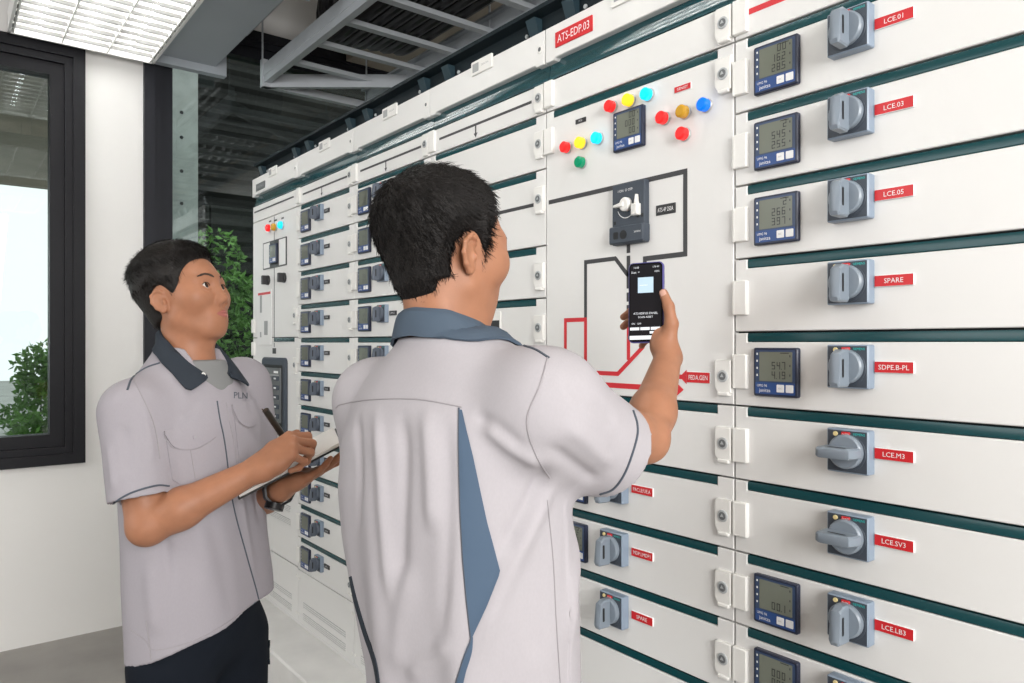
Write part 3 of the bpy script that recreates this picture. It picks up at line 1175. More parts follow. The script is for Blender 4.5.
for px, py, m, n_ in ((564.2, 147, 'lred', 'red lamp'), (579, 142.5, 'lyellow', 'yellow lamp'), (595.5, 137.8, 'lcyan', 'blue lamp'), (579, 162, 'lgreen', 'green lamp'),
                      (609, 106, 'lred', 'red lamp'), (627, 99.8, 'lyellow', 'yellow lamp'), (645.3, 93.8, 'lcyan', 'blue lamp'),
                      (661, 117.5, 'lred', 'red lamp'), (681.5, 111.3, 'lamber', 'unlit amber lamp'), (702.6, 104.4, 'lblue', 'deep blue lamp'), (681.2, 133.4, 'lred', 'red lamp')):
    x, z = apt(px, py, .014)
    b = MB()
    b.rod((0, 0), .0155, -.005, 0, M['lampbase'], 24, .001)
    b.rod((0, 0), .0142, -.022, -.005, M[m], 24, .004)
    tag(b.build('indicator_lamp', o, (x, 0, z)), n_)
x, z = apt(628, 129, .008)
put('energy_meter', METER, o, (x, 0, z))
put('meter_screen', me_screen(['00', '000', '00']), o, (x, 0, z))
for px, py, t, m, wd, hh in ((581, 120.7, 'PLN', M['labelblack'], .038, .012), (683, 88, 'GENSET', M['red'], .046, .014), (666, 209.2, 'ATS-4P 250A', M['labelblack'], .056, .023)):
    x, z = apt(px, py)
    put('name_label', me_label(t, m, wd, hh, .002), o, (x, 0, z))


def pline(b, pts, wd, m, y=-.0006):
    """flat tape line through door points with mitred corners"""
    q = [Vector(p) for p in pts]
    n = len(q)
    L, R = [], []
    for i in range(n):
        d0 = (q[i] - q[i - 1]).normalized() if i else (q[1] - q[0]).normalized()
        d1 = (q[i + 1] - q[i]).normalized() if i < n - 1 else d0
        t = (d0 + d1).normalized()
        nn = Vector((-t.y, t.x))
        k = wd / 2 / max(0.4, nn.dot(Vector((-d0.y, d0.x))))
        L.append(q[i] + nn * k)
        R.append(q[i] - nn * k)
    v = [(p.x, y, p.y) for p in L] + [(p.x, y, p.y) for p in R]
    b.add(v, [(i + n, i + n + 1, i + 1, i) for i in range(n - 1)], m)


b = MB()
zT = apt(684.5, 171.5)[1]
xr = apt(685.4, 210)[0]
zB = apt(685, 254)[1]
xq = apt(645, 256)[0]
pline(b, [(.012, zT), (xr, zT), (xr, zB), (xq, zB), (xq, zB - .06)], .0115, M['mimicblack'])
xv = apt(628.6, 270)[0]
for y0_, y1_ in ((243, 253), (255.7, 288.5), (292.5, 301.6), (305, 317)):
    pline(b, [(xv, apt(628.6, y0_)[1]), (xv, apt(628.6, y1_)[1])], .0115, M['mimicblack'])
xl = apt(585.7, 300)[0]
zt_ = apt(585.7, 262.2)[1]
pline(b, [(xl, apt(585.7, 319)[1]), (xl, zt_), (apt(615.5, 260)[0], zt_), (xv, apt(628.6, 276)[1])], .0105, M['mimicblack'])
zr = apt(586, 319.5)[1]
x0_ = apt(565.6, 340)[0]
pline(b, [(x0_, apt(565.6, 371)[1]), (x0_, zr), (xl + .005, zr)], .0105, M['mimicred'], -.0008)
zlow = apt(600, 373)[1]
pline(b, [(xl, zr), (xl, zlow), (apt(618, 373)[0], zlow), (apt(644, 346)[0], apt(644, 346)[1])], .0105, M['mimicred'], -.0007)
pline(b, [(xv, apt(628.6, 318)[1]), (xv, apt(628.6, 360)[1])], .0105, M['mimicred'])
za_ = apt(600, 384.5)[1]
pline(b, [(apt(560, 384)[0], za_), (apt(677, 384)[0], za_)], .0125, M['mimicred'], -.0008)
xa = apt(676, 388)[0]
b.flat([(xa, za_ - .017), (xa + .022, za_), (xa, za_ + .017)], -.0010, M['mimicred'])
zc_ = apt(686, 377)[1]
pline(b, [(apt(648, 375)[0], zc_), (apt(684, 377)[0], zc_)], .010, M['mimicred'], -.0007)
xb = apt(687, 377)[0]
b.flat([(xb - .02, zc_), (xb, zc_ - .016), (xb, zc_ + .016)], -.0010, M['mimicred'])
b.build('line_diagram', o)
put('name_label', me_label('FEDA.GEN', M['red'], .062, .024, .002), o, (xb + .031, 0, zc_))

# motorised transfer switch
x0_, zt_ = apt(612.6, 186, .014)
x1_, _ = apt(645, 182, .014)
_, zq = apt(645, 241.5, .014)
H_ = zt_ - zq
W_ = x1_ - x0_
b = MB()
b.plate(rrect(0, W_, 0, H_, .003, 2), -.016, 0, M['slate'], .002, mside=M['slate'])
b.plate(rrect(-.004, W_ + .002, .002, H_ * .30, .004, 2), -.024, 0, M['slate'], .003, mside=M['slate'])
b.plate(rrect(W_ * .12, W_ * .27, H_ * .09, H_ * .21, .002, 1), -.0245, -.022, M['hole'], 0)
b.rod((W_ * .43, H_ * .15), .011, -.0245, -.022, M['hole'], 16, 0)
b.text('SIEMENS', W_ * .86, H_ * .17, .004, -.0243, M['white'], W_ * .20)
b.text('I ON  O OFF', W_ * .42, H_ * .88, .006, -.0163, M['white'], W_ * .45)
for a in range(10):
    t0, t1 = math.radians(200 + a * 12), math.radians(212 + a * 12)
    b.flat([(W_ * .45 + r_ * math.cos(t), H_ * .62 + r_ * math.sin(t)) for t, r_ in ((t0, .027), (t1, .027), (t1, .029), (t0, .029))], -.0163, M['white'])
b.flat([(W_ * .80, H_ * .78), (W_ * .83, H_ * .78), (W_ * .86, H_ * .66), (W_ * .76, H_ * .66)], -.0163, M['hole'])
for uu, vv_ in ((.06, .34), (.9, .40), (.78, .40)):
    b.flat([(W_ * uu, H_ * vv_), (W_ * uu + .007, H_ * vv_), (W_ * uu + .007, H_ * vv_ + .008), (W_ * uu, H_ * vv_ + .008)], -.0163, M['hole'])
b.build('transfer_switch', o, (x0_, 0, zq))
b = MB()
b.rod((W_ * .47, H_ * .64), .0165, -.028, -.016, M['plastic'], 20, .003)
b.plate([(W_ * .15, H_ * .605), (W_ * .47, H_ * .60), (W_ * .47, H_ * .68), (W_ * .17, H_ * .645)], -.032, -.018, M['plastic'], .002)
b.build('rotary_knob', o, (x0_, 0, zq))
b = MB()
b.plate(rrect(W_ * .69, W_ * .89, H_ * .43, H_ * .62, .002, 2), -.030, -.016, M['plastic'], .003)
b.plate([(W_ * .75, H_ * .62), (W_ * .84, H_ * .62), (W_ * .82, H_ * .77), (W_ * .79, H_ * .77)], -.026, -.016, M['plastic'], .002)
b.build('locking_slider', o, (x0_, 0, zq))

for k in range(5, len(ROWS)):
    zs = ROWS[k]
    zbk = (ROWS[k + 1] if k + 1 < len(ROWS) else BOT - .017) + .017
    o = door(e, w_, zbk, zs + .017)
    if k in (6, 7, 8):
        t = {6: 'PAC.LE/UE.A', 7: 'MDP.LMDP1', 8: 'SPARE'}[k]
        feeder(o, zs, zbk, meter=['2', '10.5', '397'] if k != 8 else None, meter_x=.115, sw='v', sw_x=.262, label=t, lab_x=.345)
        tag(o, 'drawer front with red label reading ' + t)
vent_panel(e, w_, -1.268, BOT, VENT2)

# ---- near cabinet on the right
e, w_ = cabinet(5, 'switchgear cabinet at the right edge, drawers with grey rotary switches and red labels')
badge(e, w_, .32)
o = door(e, w_, .622, .705, strip=False, lockz=.045, hinge=True, hingez=.045)
b = MB()
b.flat([(.031, .044), (w_ - .06, .044), (w_ - .06, .056), (.031, .056)], -.0005, M['mimicred'])
b.build('mimic_line', o)
tag(o, 'narrow top door with a red line')
for k, zs in enumerate(ROWS):
    zbk = (ROWS[k + 1] if k + 1 < len(ROWS) else BOT - .017) + .017
    o = door(e, w_, zbk, zs + .017)
    t, val, s = [('LCE.01', ['00', '16.2', '28.5'], 'v'), ('LCE.03', ['2', '545', '255'], 'v'), ('LCE.05', ['2', '266', '397'], 'v'), ('SPARE', None, 'v'),
                 ('SDPE.B-PL', ['', '54.7', '4.19'], 'v'), ('LCE.M3', None, 'h'), ('LCE.SV3', None, 'h'), ('LCE.LB3', ['', '', '00.1'], 'v'),
                 ('LCE.LS3', ['', '000', '000'], 'v'), ('LCE.07', None, 'v'), ('LCE.09', None, 'v')][k]
    if k > 8:
        feeder(o, zs, zbk, sw='v')
    else:
        feeder(o, zs, zbk, meter=val, sw=s, label=t if k < 8 else None, lab_x=.3215)
    if k < 8:
        tag(o, 'drawer front with red label reading ' + t)
vent_panel(e, w_, -1.268, BOT, VENT2)

# ================================================================== implicit surfaces for the people
class SDF:
    def __init__(s, h):
        s.h = h
        s.ops = []
        s.disp = None

    def _push(s, fn, lo, hi, k, sub):
        s.ops.append((fn, np.minimum(lo, hi), np.maximum(lo, hi), k, sub))

    def cap(s, a, b, ra, rb=None, k=0.015, sub=False):
        a, b = np.asarray(a, float), np.asarray(b, float)
        rb = ra if rb is None else rb
        ab = b - a
        L2 = float(ab @ ab) or 1e-12

        def fn(p):
            q = p - a
            t = np.clip((q @ ab) / L2, 0, 1)
            return np.sqrt(((q - t[..., None] * ab) ** 2).sum(-1)) - (ra + (rb - ra) * t)
        s._push(fn, np.minimum(a - ra, b - rb), np.maximum(a + ra, b + rb), k, sub)

    def chain(s, pts, rs, k=0.012):
        for i in range(len(pts) - 1):
            s.cap(pts[i], pts[i + 1], rs[i], rs[i + 1], k)

    def ell(s, c, r, R=None, k=0.02, sub=False):
        """ellipsoid; R has the axes as columns"""
        c, r = np.asarray(c, float), np.asarray(r, float)
        R = np.eye(3) if R is None else np.asarray(R, float)

        def fn(p):
            q = (p - c) @ R
            k0 = np.sqrt(((q / r) ** 2).sum(-1))
            k1 = np.sqrt(((q / (r * r)) ** 2).sum(-1))
            return k0 * (k0 - 1) / np.maximum(k1, 1e-9)
        ext = np.sqrt(((R * r) ** 2).sum(1))
        s._push(fn, c - ext, c + ext, k, sub)

    def fn(s, f, lo, hi, k=0.02, sub=False):
        s._push(f, np.asarray(lo, float), np.asarray(hi, float), k, sub)

    def mesh(s, N=28, smooth=2):
        h = s.h
        lo = np.min([o[1] for o in s.ops if not o[4]], axis=0) - 4 * h
        hi = np.max([o[2] for o in s.ops if not o[4]], axis=0) + 4 * h
        nb = np.ceil((hi - lo) / (h * N)).astype(int) + 1
        G = nb * N + 4
        keys, pos, quads = [], [], []
        ax = np.arange(N + 1)
        for bi in range(nb[0]):
            for bj in range(nb[1]):
                for bk in range(nb[2]):
                    i0 = np.array([bi, bj, bk]) * N
                    blo = lo + i0 * h
                    bhi = blo + N * h
                    act = [o for o in s.ops if np.all(o[1] - 2 * o[3] - 6 * h - .006 < bhi) and np.all(o[2] + 2 * o[3] + 6 * h + .006 > blo)]
                    if not any(not o[4] for o in act):
                        continue
                    X, Y, Z = np.meshgrid(blo[0] + ax * h, blo[1] + ax * h, blo[2] + ax * h, indexing='ij')
                    p = np.stack([X, Y, Z], -1)
                    d = np.full(X.shape, 1.0)
                    for f, l_, h_, k, sub in act:
                        e = f(p)
                        if sub:
                            t = np.clip(0.5 + 0.5 * (e + d) / k, 0, 1) if k > 0 else None
                            # smooth max(d, -e)
                            m = np.clip(0.5 - 0.5 * (d + e) / k, 0, 1)
                            d = d * (1 - m) + (-e) * m + k * m * (1 - m)
                        else:
                            m = np.clip(0.5 + 0.5 * (d - e) / k, 0, 1)
                            d = d * (1 - m) + e * m - k * m * (1 - m)
                    if s.disp is not None:
                        near = np.abs(d) < 0.05
                        if near.any():
                            d = d.copy()
                            d[near] += s.disp(p[near])
                    ins = d < 0
                    if ins.all() or not ins.any():
                        continue
                    # cells
                    c8 = [ins[a:N + a, b:N + b, c:N + c] for a in (0, 1) for b in (0, 1) for c in (0, 1)]
                    cnt = sum(x.astype(np.int8) for x in c8)
                    ci, cj, ck = np.nonzero((cnt > 0) & (cnt < 8))
                    if len(ci):
                        vals = np.stack([d[ci + a, cj + b, ck + c] for a in (0, 1) for b in (0, 1) for c in (0, 1)], 1)
                        cor = np.array([(a, b, c) for a in (0, 1) for b in (0, 1) for c in (0, 1)], float)
                        acc = np.zeros((len(ci), 3))
                        num = np.zeros(len(ci))
                        for u in range(8):
                            for v in range(u + 1, 8):
                                if bin(u ^ v).count('1') != 1:
                                    continue
                                cr = (vals[:, u] < 0) != (vals[:, v] < 0)
                                t = np.where(cr, vals[:, u] / np.where(cr, vals[:, u] - vals[:, v], 1), 0)
                                acc += np.where(cr[:, None], cor[u] + t[:, None] * (cor[v] - cor[u]), 0)
                                num += cr
                        g = np.stack([ci, cj, ck], 1) + i0
                        pos.append(lo + (g + acc / num[:, None]) * h)
                        keys.append((g[:, 0] * G[1] + g[:, 1]) * G[2] + g[:, 2])
                    for axn in range(3):
                        sl0 = [slice(0, N)] * 3
                        sl1 = [slice(0, N)] * 3
                        sl1[axn] = slice(1, N + 1)
                        a0, a1 = ins[tuple(sl0)], ins[tuple(sl1)]
                        e = np.stack(np.nonzero(a0 != a1), 1)
                        if not len(e):
                            continue
                        flip = ~a0[e[:, 0], e[:, 1], e[:, 2]]
                        e = e + i0
                        u, v = (axn + 1) % 3, (axn + 2) % 3
                        q = []
                        for du, dv in ((-1, -1), (0, -1), (0, 0), (-1, 0)):
                            w_ = e.copy()
                            w_[:, u] += du
                            w_[:, v] += dv
                            q.append((w_[:, 0] * G[1] + w_[:, 1]) * G[2] + w_[:, 2])
                        q = np.stack(q, 1)
                        q[flip] = q[flip][:, ::-1]
                        quads.append(q)
        keys = np.concatenate(keys)
        pos = np.concatenate(pos)
        quads = np.concatenate(quads)
        o = np.argsort(keys)
        keys, pos = keys[o], pos[o]
        ix = np.searchsorted(keys, quads)
        ix = np.minimum(ix, len(keys) - 1)
        ok = (keys[ix] == quads).all(1)
        ix = ix[ok]
        v = smooth_verts(pos, ix, smooth)
        return v, ix


def smooth_verts(v, q, it):
    n = len(v)
    a = np.concatenate([q[:, 0], q[:, 1], q[:, 2], q[:, 3]])
    b = np.concatenate([q[:, 1], q[:, 2], q[:, 3], q[:, 0]])
    I = np.concatenate([a, b])
    J = np.concatenate([b, a])
    deg = np.bincount(I, minlength=n).astype(float)
    deg[deg == 0] = 1
    for t in range(it):
        for lam in (0.6, -0.5):
            L = np.stack([np.bincount(I, v[J, c], minlength=n) for c in range(3)], 1) / deg[:, None] - v
            v = v + lam * L
    return v


def vnormals(v, q):
    n = np.cross(v[q[:, 2]] - v[q[:, 0]], v[q[:, 3]] - v[q[:, 1]])
    N = np.zeros_like(v)
    for k in range(4):
        for c in range(3):
            N[:, c] += np.bincount(q[:, k], n[:, c], minlength=len(v))
    return N / np.maximum(np.linalg.norm(N, axis=1, keepdims=True), 1e-12)


def np_mesh(name, v, q, mats, mi=None):
    me = bpy.data.meshes.new(name)
    n = len(q)
    me.vertices.add(len(v))
    me.vertices.foreach_set('co', np.asarray(v, np.float32).ravel())
    k = q.shape[1]
    me.loops.add(n * k)
    me.loops.foreach_set('vertex_index', q.astype(np.int32).ravel())
    me.polygons.add(n)
    me.polygons.foreach_set('loop_start', np.arange(n, dtype=np.int32) * k)
    for m in mats:
        me.materials.append(m)
    if mi is not None:
        me.polygons.foreach_set('material_index', mi.astype(np.int32))
    me.update(calc_edges=True)
    me.validate()
    me.polygons.foreach_set('use_smooth', [True] * len(me.polygons))
    me.update()
    return me


def bvh_of(v, q):
    return BVHTree.FromPolygons([tuple(p) for p in v], [tuple(int(i) for i in f) for f in q])


EYE = Vector((0, 0, HC))


def hit(bvh, px, py, off=0.0):
    """point of a surface met by the sight line through a pixel (camera-aligned coordinates)"""
    d = Vector(((px - 512) / FPX, 1.0, (HORY - py) / FPX)).normalized()
    loc, nr, idx, dist = bvh.ray_cast(EYE, d)
    if loc is None:
        # nearest surface point to the sight line
        best = None
        for t in np.linspace(0.8, 2.2, 60):
            r = bvh.find_nearest(EYE + d * t)
            if r[0] is not None and (best is None or r[3] < best[3]):
                best = r
        loc, nr = best[0], best[1]
    if nr.dot(d) > 0:
        nr = -nr
    return np.array(loc + nr * off), np.array(nr)


def dense(pts, n):
    """resample a polyline to n points, evenly along its length"""
    p = np.asarray(pts, float)
    s = np.r_[0, np.cumsum(np.linalg.norm(np.diff(p, axis=0), axis=1))]
    t = np.linspace(0, s[-1], n)
    return np.stack([np.interp(t, s, p[:, c]) for c in range(p.shape[1])], 1)


def spline(pts, n):
    """smooth curve through control points (Catmull-Rom)"""
    p = np.asarray(pts, float)
    p = np.vstack([2 * p[0] - p[1], p, 2 * p[-1] - p[-2]])
    m = len(p) - 3
    out = []
    for t in np.linspace(0, m - 1e-6, n):
        i = int(t)
        u = t - i
        a, b, c, d = p[i], p[i + 1], p[i + 2], p[i + 3]
        out.append(0.5 * (2 * b + (c - a) * u + (2 * a - 5 * b + 4 * c - d) * u * u + (3 * b - a - 3 * c + d) * u ** 3))
    return np.array(out)


def patch(mb, bvh, A, B, m, nu=24, nv=8, off=0.003, edge=True, curve=True):
    """cloth piece lying on a surface between two edge lines given as sight lines"""
    A = spline(A, nu) if curve else dense(A, nu)
    B = spline(B, nu) if curve else dense(B, nu)
    v, nrm = [], []
    for i in range(nu):
        for j in range(nv):
            t = j / (nv - 1)
            q = A[i] * (1 - t) + B[i] * t
            p, n = hit(bvh, q[0], q[1])
            v.append(p)
            nrm.append(n)
    v, nrm = np.array(v), np.array(nrm)
    g = nrm.reshape(nu, nv, 3)
    for _ in range(4):
        g2 = g.copy()
        g2[1:-1] += g[:-2] + g[2:]
        g2[:, 1:-1] += g[:, :-2] + g[:, 2:]
        g = g2 / np.linalg.norm(g2, axis=2, keepdims=True)
    nrm = g.reshape(-1, 3)
    top = v + nrm * off
    bot = v - nrm * 0.004
    f = []
    n = nu * nv
    for i in range(nu - 1):
        for j in range(nv - 1):
            a = i * nv + j
            f.append((a, a + 1, a + nv + 1, a + nv))
    rim = [j for j in range(nv)] + [i * nv + nv - 1 for i in range(1, nu)] + [(nu - 1) * nv + j for j in range(nv - 2, -1, -1)] + [i * nv for i in range(nu - 2, 0, -1)]
    for a, b_ in zip(rim, rim[1:] + rim[:1]):
        f.append((b_, a, a + n, b_ + n))
    mb.add(list(top) + list(bot), f, m)
    return top.reshape(nu, nv, 3)


def seam(mb, bvh, pts, r, m, n=40, off=0.0005, curve=True):
    q = spline(pts, n) if curve else dense(pts, n)
    mb.tube([hit(bvh, a, b, off)[0] for a, b in q], r, m, 6)


def crease(v, nrm, bvh, lines):
    """fold lines along a cloth surface: (pixel polyline, height, width)"""
    out = v.copy()
    for pts, amp, wd in lines:
        c = spline(pts, 60)
        pl = np.array([hit(bvh, a, b)[0] for a, b in c])
        for _ in range(12):
            pl[1:-1] = .5 * pl[1:-1] + .25 * (pl[:-2] + pl[2:])
        pl = dense(pl, 140)
        n = len(pl)
        box = np.all((v > pl.min(0) - 3 * wd) & (v < pl.max(0) + 3 * wd), axis=1)
        idx = np.nonzero(box)[0]
        for k in range(0, len(idx), 20000):
            ii = idx[k:k + 20000]
            D = np.linalg.norm(v[ii][:, None] - pl[None], axis=2)
            near = np.argmin(D, axis=1)
            d = D[np.arange(len(ii)), near]
            t = near / (n - 1.0)
            fade = np.clip(np.minimum(t, 1 - t) * 4, 0.0, 1.0)
            fade = fade * fade * (3 - 2 * fade)
            out[ii] += nrm[ii] * (amp * fade * np.exp(-(d / wd) ** 2))[:, None]
    return out


def frame(F, pitch=0.0, roll=0.0):
    """axes (forward, left, up) as columns; F horizontal facing, pitch raises the face, roll tips the head to its left"""
    F = np.array([F[0], F[1], 0.0])
    F /= np.linalg.norm(F)
    U = np.array([0, 0, 1.0])
    L = np.cross(U, F)
    F2 = F * math.cos(pitch) + U * math.sin(pitch)
    U2 = U * math.cos(pitch) - F * math.sin(pitch)
    L2 = L * math.cos(roll) - U2 * math.sin(roll)
    U3 = U2 * math.cos(roll) + L * math.sin(roll)
    return np.stack([F2, L2, U3], 1)


def torso_field(o, F, rings, n=2.5, hem=None):
    """stack of super-ellipse sections; ring = (height, shift forward, shift left, half depth, half width)"""
    o = np.asarray(o, float)
    R = frame(F)
    rr = np.array(rings, float)
    zz = rr[:, 0]

    def fine(z, c):
        return np.interp(z, zf, cf[c])
    zf = np.linspace(zz[0], zz[-1], 160)
    cf = {}
    for c in range(1, 5):
        raw = np.interp(zf, zz, rr[:, c])
        ker = np.hanning(15)
        ker /= ker.sum()
        cf[c] = np.convolve(np.pad(raw, 7, mode='edge'), ker, 'valid')

    def fn(p):
        q = p - np.array([o[0], o[1], 0])
        f, l, z = q @ R[:, 0], q @ R[:, 1], p[..., 2]
        f = f - fine(z, 1)
        l = l - fine(z, 2)
        a, b = fine(z, 3), fine(z, 4)
        rho = ((np.abs(f) / a) ** n + (np.abs(l) / b) ** n) ** (1 / n)
        d = (rho - 1) * np.minimum(a, b)
        if hem is None:
            d = np.maximum(d, zz[0] - z)
        else:
            d = np.maximum(d, hem(q @ R[:, 0], q @ R[:, 1]) - z)
        # rounded top
        t = z - zz[-1]
        return np.where(t > 0, np.sqrt(np.maximum(d, 0) ** 2 + t ** 2), d)
    ext = max(rr[:, 3].max(), rr[:, 4].max()) + np.abs(rr[:, 1:3]).max()
    return fn, np.array([o[0] - ext, o[1] - ext, zz[0]]), np.array([o[0] + ext, o[1] + ext, zz[-1] + 0.01])


def head(S, O, R, sc_=1.0, ear=1.0):
    """a head around O (mid height, between the ears); returns a mapper for local points"""
    O = np.asarray(O, float)

    def T(f, l, u):
        return O + R @ (np.array([f, l, u]) * sc_)

    def E(f, l, u, a, b, c, k=0.02, sub=False, tilt=None):
        RR = R if tilt is None else R @ tilt
        S.ell(T(f, l, u), np.array([a, b, c]) * sc_, RR, k, sub)
    E(-.016, 0, .034, .093, .074, .080)
    E(.026, 0, .020, .062, .066, .072, .03)
    E(.033, 0, -.028, .052, .056, .070, .03)
    E(.036, 0, -.077, .042, .038, .029, .025)
    E(.057, 0, -.101, .017, .020, .014, .025)
    for s in (-1, 1):
        S.cap(T(.006, s * .052, -.055), T(.048, s * .020, -.097), .016 * sc_, .013 * sc_, .025)
        E(.054, s * .043, -.022, .028, .025, .026, .035)
        S.cap(T(.0815, s * .012, .022), T(.070, s * .045, .020), .011 * sc_, .009 * sc_, .018)
        E(.097, s * .032, -.001, .0165, .0175, .0125, .012, True)
    # nose
    S.cap(T(.084, 0, .010), T(.0970, 0, -.030), .0080 * sc_, .0095 * sc_, .014)
    E(.0985, 0, -.035, .0105, .0115, .009, .008)
    for s in (-1, 1):
        E(.091, s * .0125, -.040, .012, .0075, .008, .007)
        E(.096, s * .0065, -.0475, .004, .0032, .003, .003, True)
    # mouth
    E(.066, 0, -.069, .018, .028, .022, .025)
    for s in (-1, 1):
        S.cap(T(.0885, s * .004, -.0635), T(.0770, s * .022, -.0680), .0048 * sc_, .0022 * sc_, .005)
        S.cap(T(.0865, s * .004, -.0745), T(.0765, s * .020, -.0705), .0056 * sc_, .0025 * sc_, .005)
    S.cap(T(.0930, -.012, -.0690), T(.0930, .012, -.0690), .0018 * sc_, .0018 * sc_, .003, True)
    # eyelids
    for s in (-1, 1):
        c = np.array([.0745, s * .0315, .000])
        for up, rr in ((1, .0024), (-1, .0020)):
            pts = []
            for a in np.linspace(-1, 1, 6):
                y = s * a * .0150
                z = (up * (.0104 if up > 0 else .0082) * (1 - a * a) + (-.0006 if up < 0 else .0006)) + .0012 * a
                x = math.sqrt(max(1e-6, .0138 ** 2 - (y * .80) ** 2 - z * z))
                pts.append(T(c[0] + x, c[1] + y, c[2] + z))
            for i in range(5):
                S.cap(pts[i], pts[i + 1], rr * sc_, rr * sc_, .0028)
    # ears
    for s in (-1, 1):
        tl = np.array(Matrix.Rotation(math.radians(-s * 22), 3, 'Z') @ Matrix.Rotation(math.radians(-10), 3, 'Y'))
        E(-.012, s * .0765, -.012, .0165 * ear, .0055, .029 * ear, .007, False, tl)
        rim = [(.002, .073, .008), (-.002, .080, .016), (-.014, .084, .018), (-.026, .087, .008), (-.029, .087, -.010), (-.022, .083, -.028), (-.010, .077, -.040), (-.002, .074, -.036)]
        rim = [T(-.012 + (a + .012) * ear, s * (.073 + (b - .073) * ear), -.012 + (c + .012) * ear) for a, b, c in rim]
        for i in range(len(rim) - 1):
            S.cap(rim[i], rim[i + 1], .0038 * sc_ * ear, .0038 * sc_ * ear, .004)
        E(-.0095, s * .0845, -.012, .0095 * ear, .0060, .0135 * ear, .005, True, tl)
        E(-.001, s * .0770, -.015, .0035, .0045, .0055, .004)
    return T


def hand(S, W, X, N, right=True, curls=None, spread=0.04, thumb=None, sc_=1.0):
    """palm, four fingers and thumb grown from the wrist W; X points along the hand, N out of the palm"""
    W = np.asarray(W, float)
    X = np.asarray(X, float) / np.linalg.norm(X)
    N = np.asarray(N, float)
    N = N - X * (N @ X)
    N /= np.linalg.norm(N)
    Tt = np.cross(X, N) * (1 if right else -1)

    def Q(x, t, n):
        return W + (X * x + Tt * t + N * n) * sc_
    bases = [(.092, .029), (.096, .009), (.091, -.011), (.083, -.029)]
    lens = [(.042, .024, .020), (.046, .028, .021), (.042, .026, .020), (.034, .019, .018)]
    rads = [.0088, .0090, .0085, .0075]
    curls = curls or [(30, 35, 20)] * 4
    info = []
    for i, (bx, bt) in enumerate(bases):
        S.cap(Q(.004, bt * .55, 0), Q(bx * .55, bt * .85, .001), .0165 * sc_, .0150 * sc_, .016)
        S.cap(Q(bx * .55, bt * .85, .001), Q(bx, bt, 0), .0150 * sc_, .0112 * sc_, .012)
        p = Q(bx, bt, 0)
        ang = 0.0
        fan = (1.5 - i) * spread
        d0 = X * math.cos(fan) + Tt * math.sin(fan)
        chain = [p]
        for j in range(3):
            ang += math.radians(curls[i][j])
            dd = d0 * math.cos(ang) + N * math.sin(ang)
            p = p + dd * lens[i][j] * sc_
            chain.append(p)
        r = rads[i] * sc_
        rr = [r * 1.10, r, r * .92, r * .80]
        for j in range(3):
            S.cap(chain[j], chain[j + 1], rr[j], rr[j + 1], .0045)
        info.append((chain, d0 * -math.sin(ang) + N * math.cos(ang), rr))
    # heel of the hand and thumb
    S.cap(Q(.018, .016, .010), Q(.060, .024, .008), .0170 * sc_, .0125 * sc_, .014)
    S.cap(Q(.018, -.018, .008), Q(.060, -.022, .006), .0145 * sc_, .0115 * sc_, .014)
    if thumb is None:
        th = [Q(.020, .022, .010), Q(.052, .046, .020), Q(.078, .058, .028), Q(.100, .060, .034)]
    else:
        th = [np.asarray(p, float) for p in thumb]
    S.cap(th[0], th[1], .0165 * sc_, .0125 * sc_, .014)
    S.cap(th[1], th[2], .0118 * sc_, .0102 * sc_, .006)
    S.cap(th[2], th[3], .0102 * sc_, .0082 * sc_, .005)
    return Q, info, th


def nail_mesh(mb, tip, prev, outward, r, m):
    """a thin nail on the back of a finger tip"""
    d = tip - prev
    d = d / np.linalg.norm(d)
    o = outward - d * (outward @ d)
    o /= np.linalg.norm(o)
    s = np.cross(d, o)
    v = []
    for i in range(5):
        u = -0.9 + 1.5 * i / 4
        for j in range(5):
            a = (j - 2) * 0.36
            wv = 1.0 if 0 < i < 4 else .8
            v.append(tip + d * r * u * .9 + (o * math.cos(a * wv) + s * math.sin(a * wv)) * r * 1.05)
    f = [(i * 5 + j, i * 5 + j + 1, i * 5 + j + 6, i * 5 + j + 5) for i in range(4) for j in range(4)]
    mb.add(v, f, m)


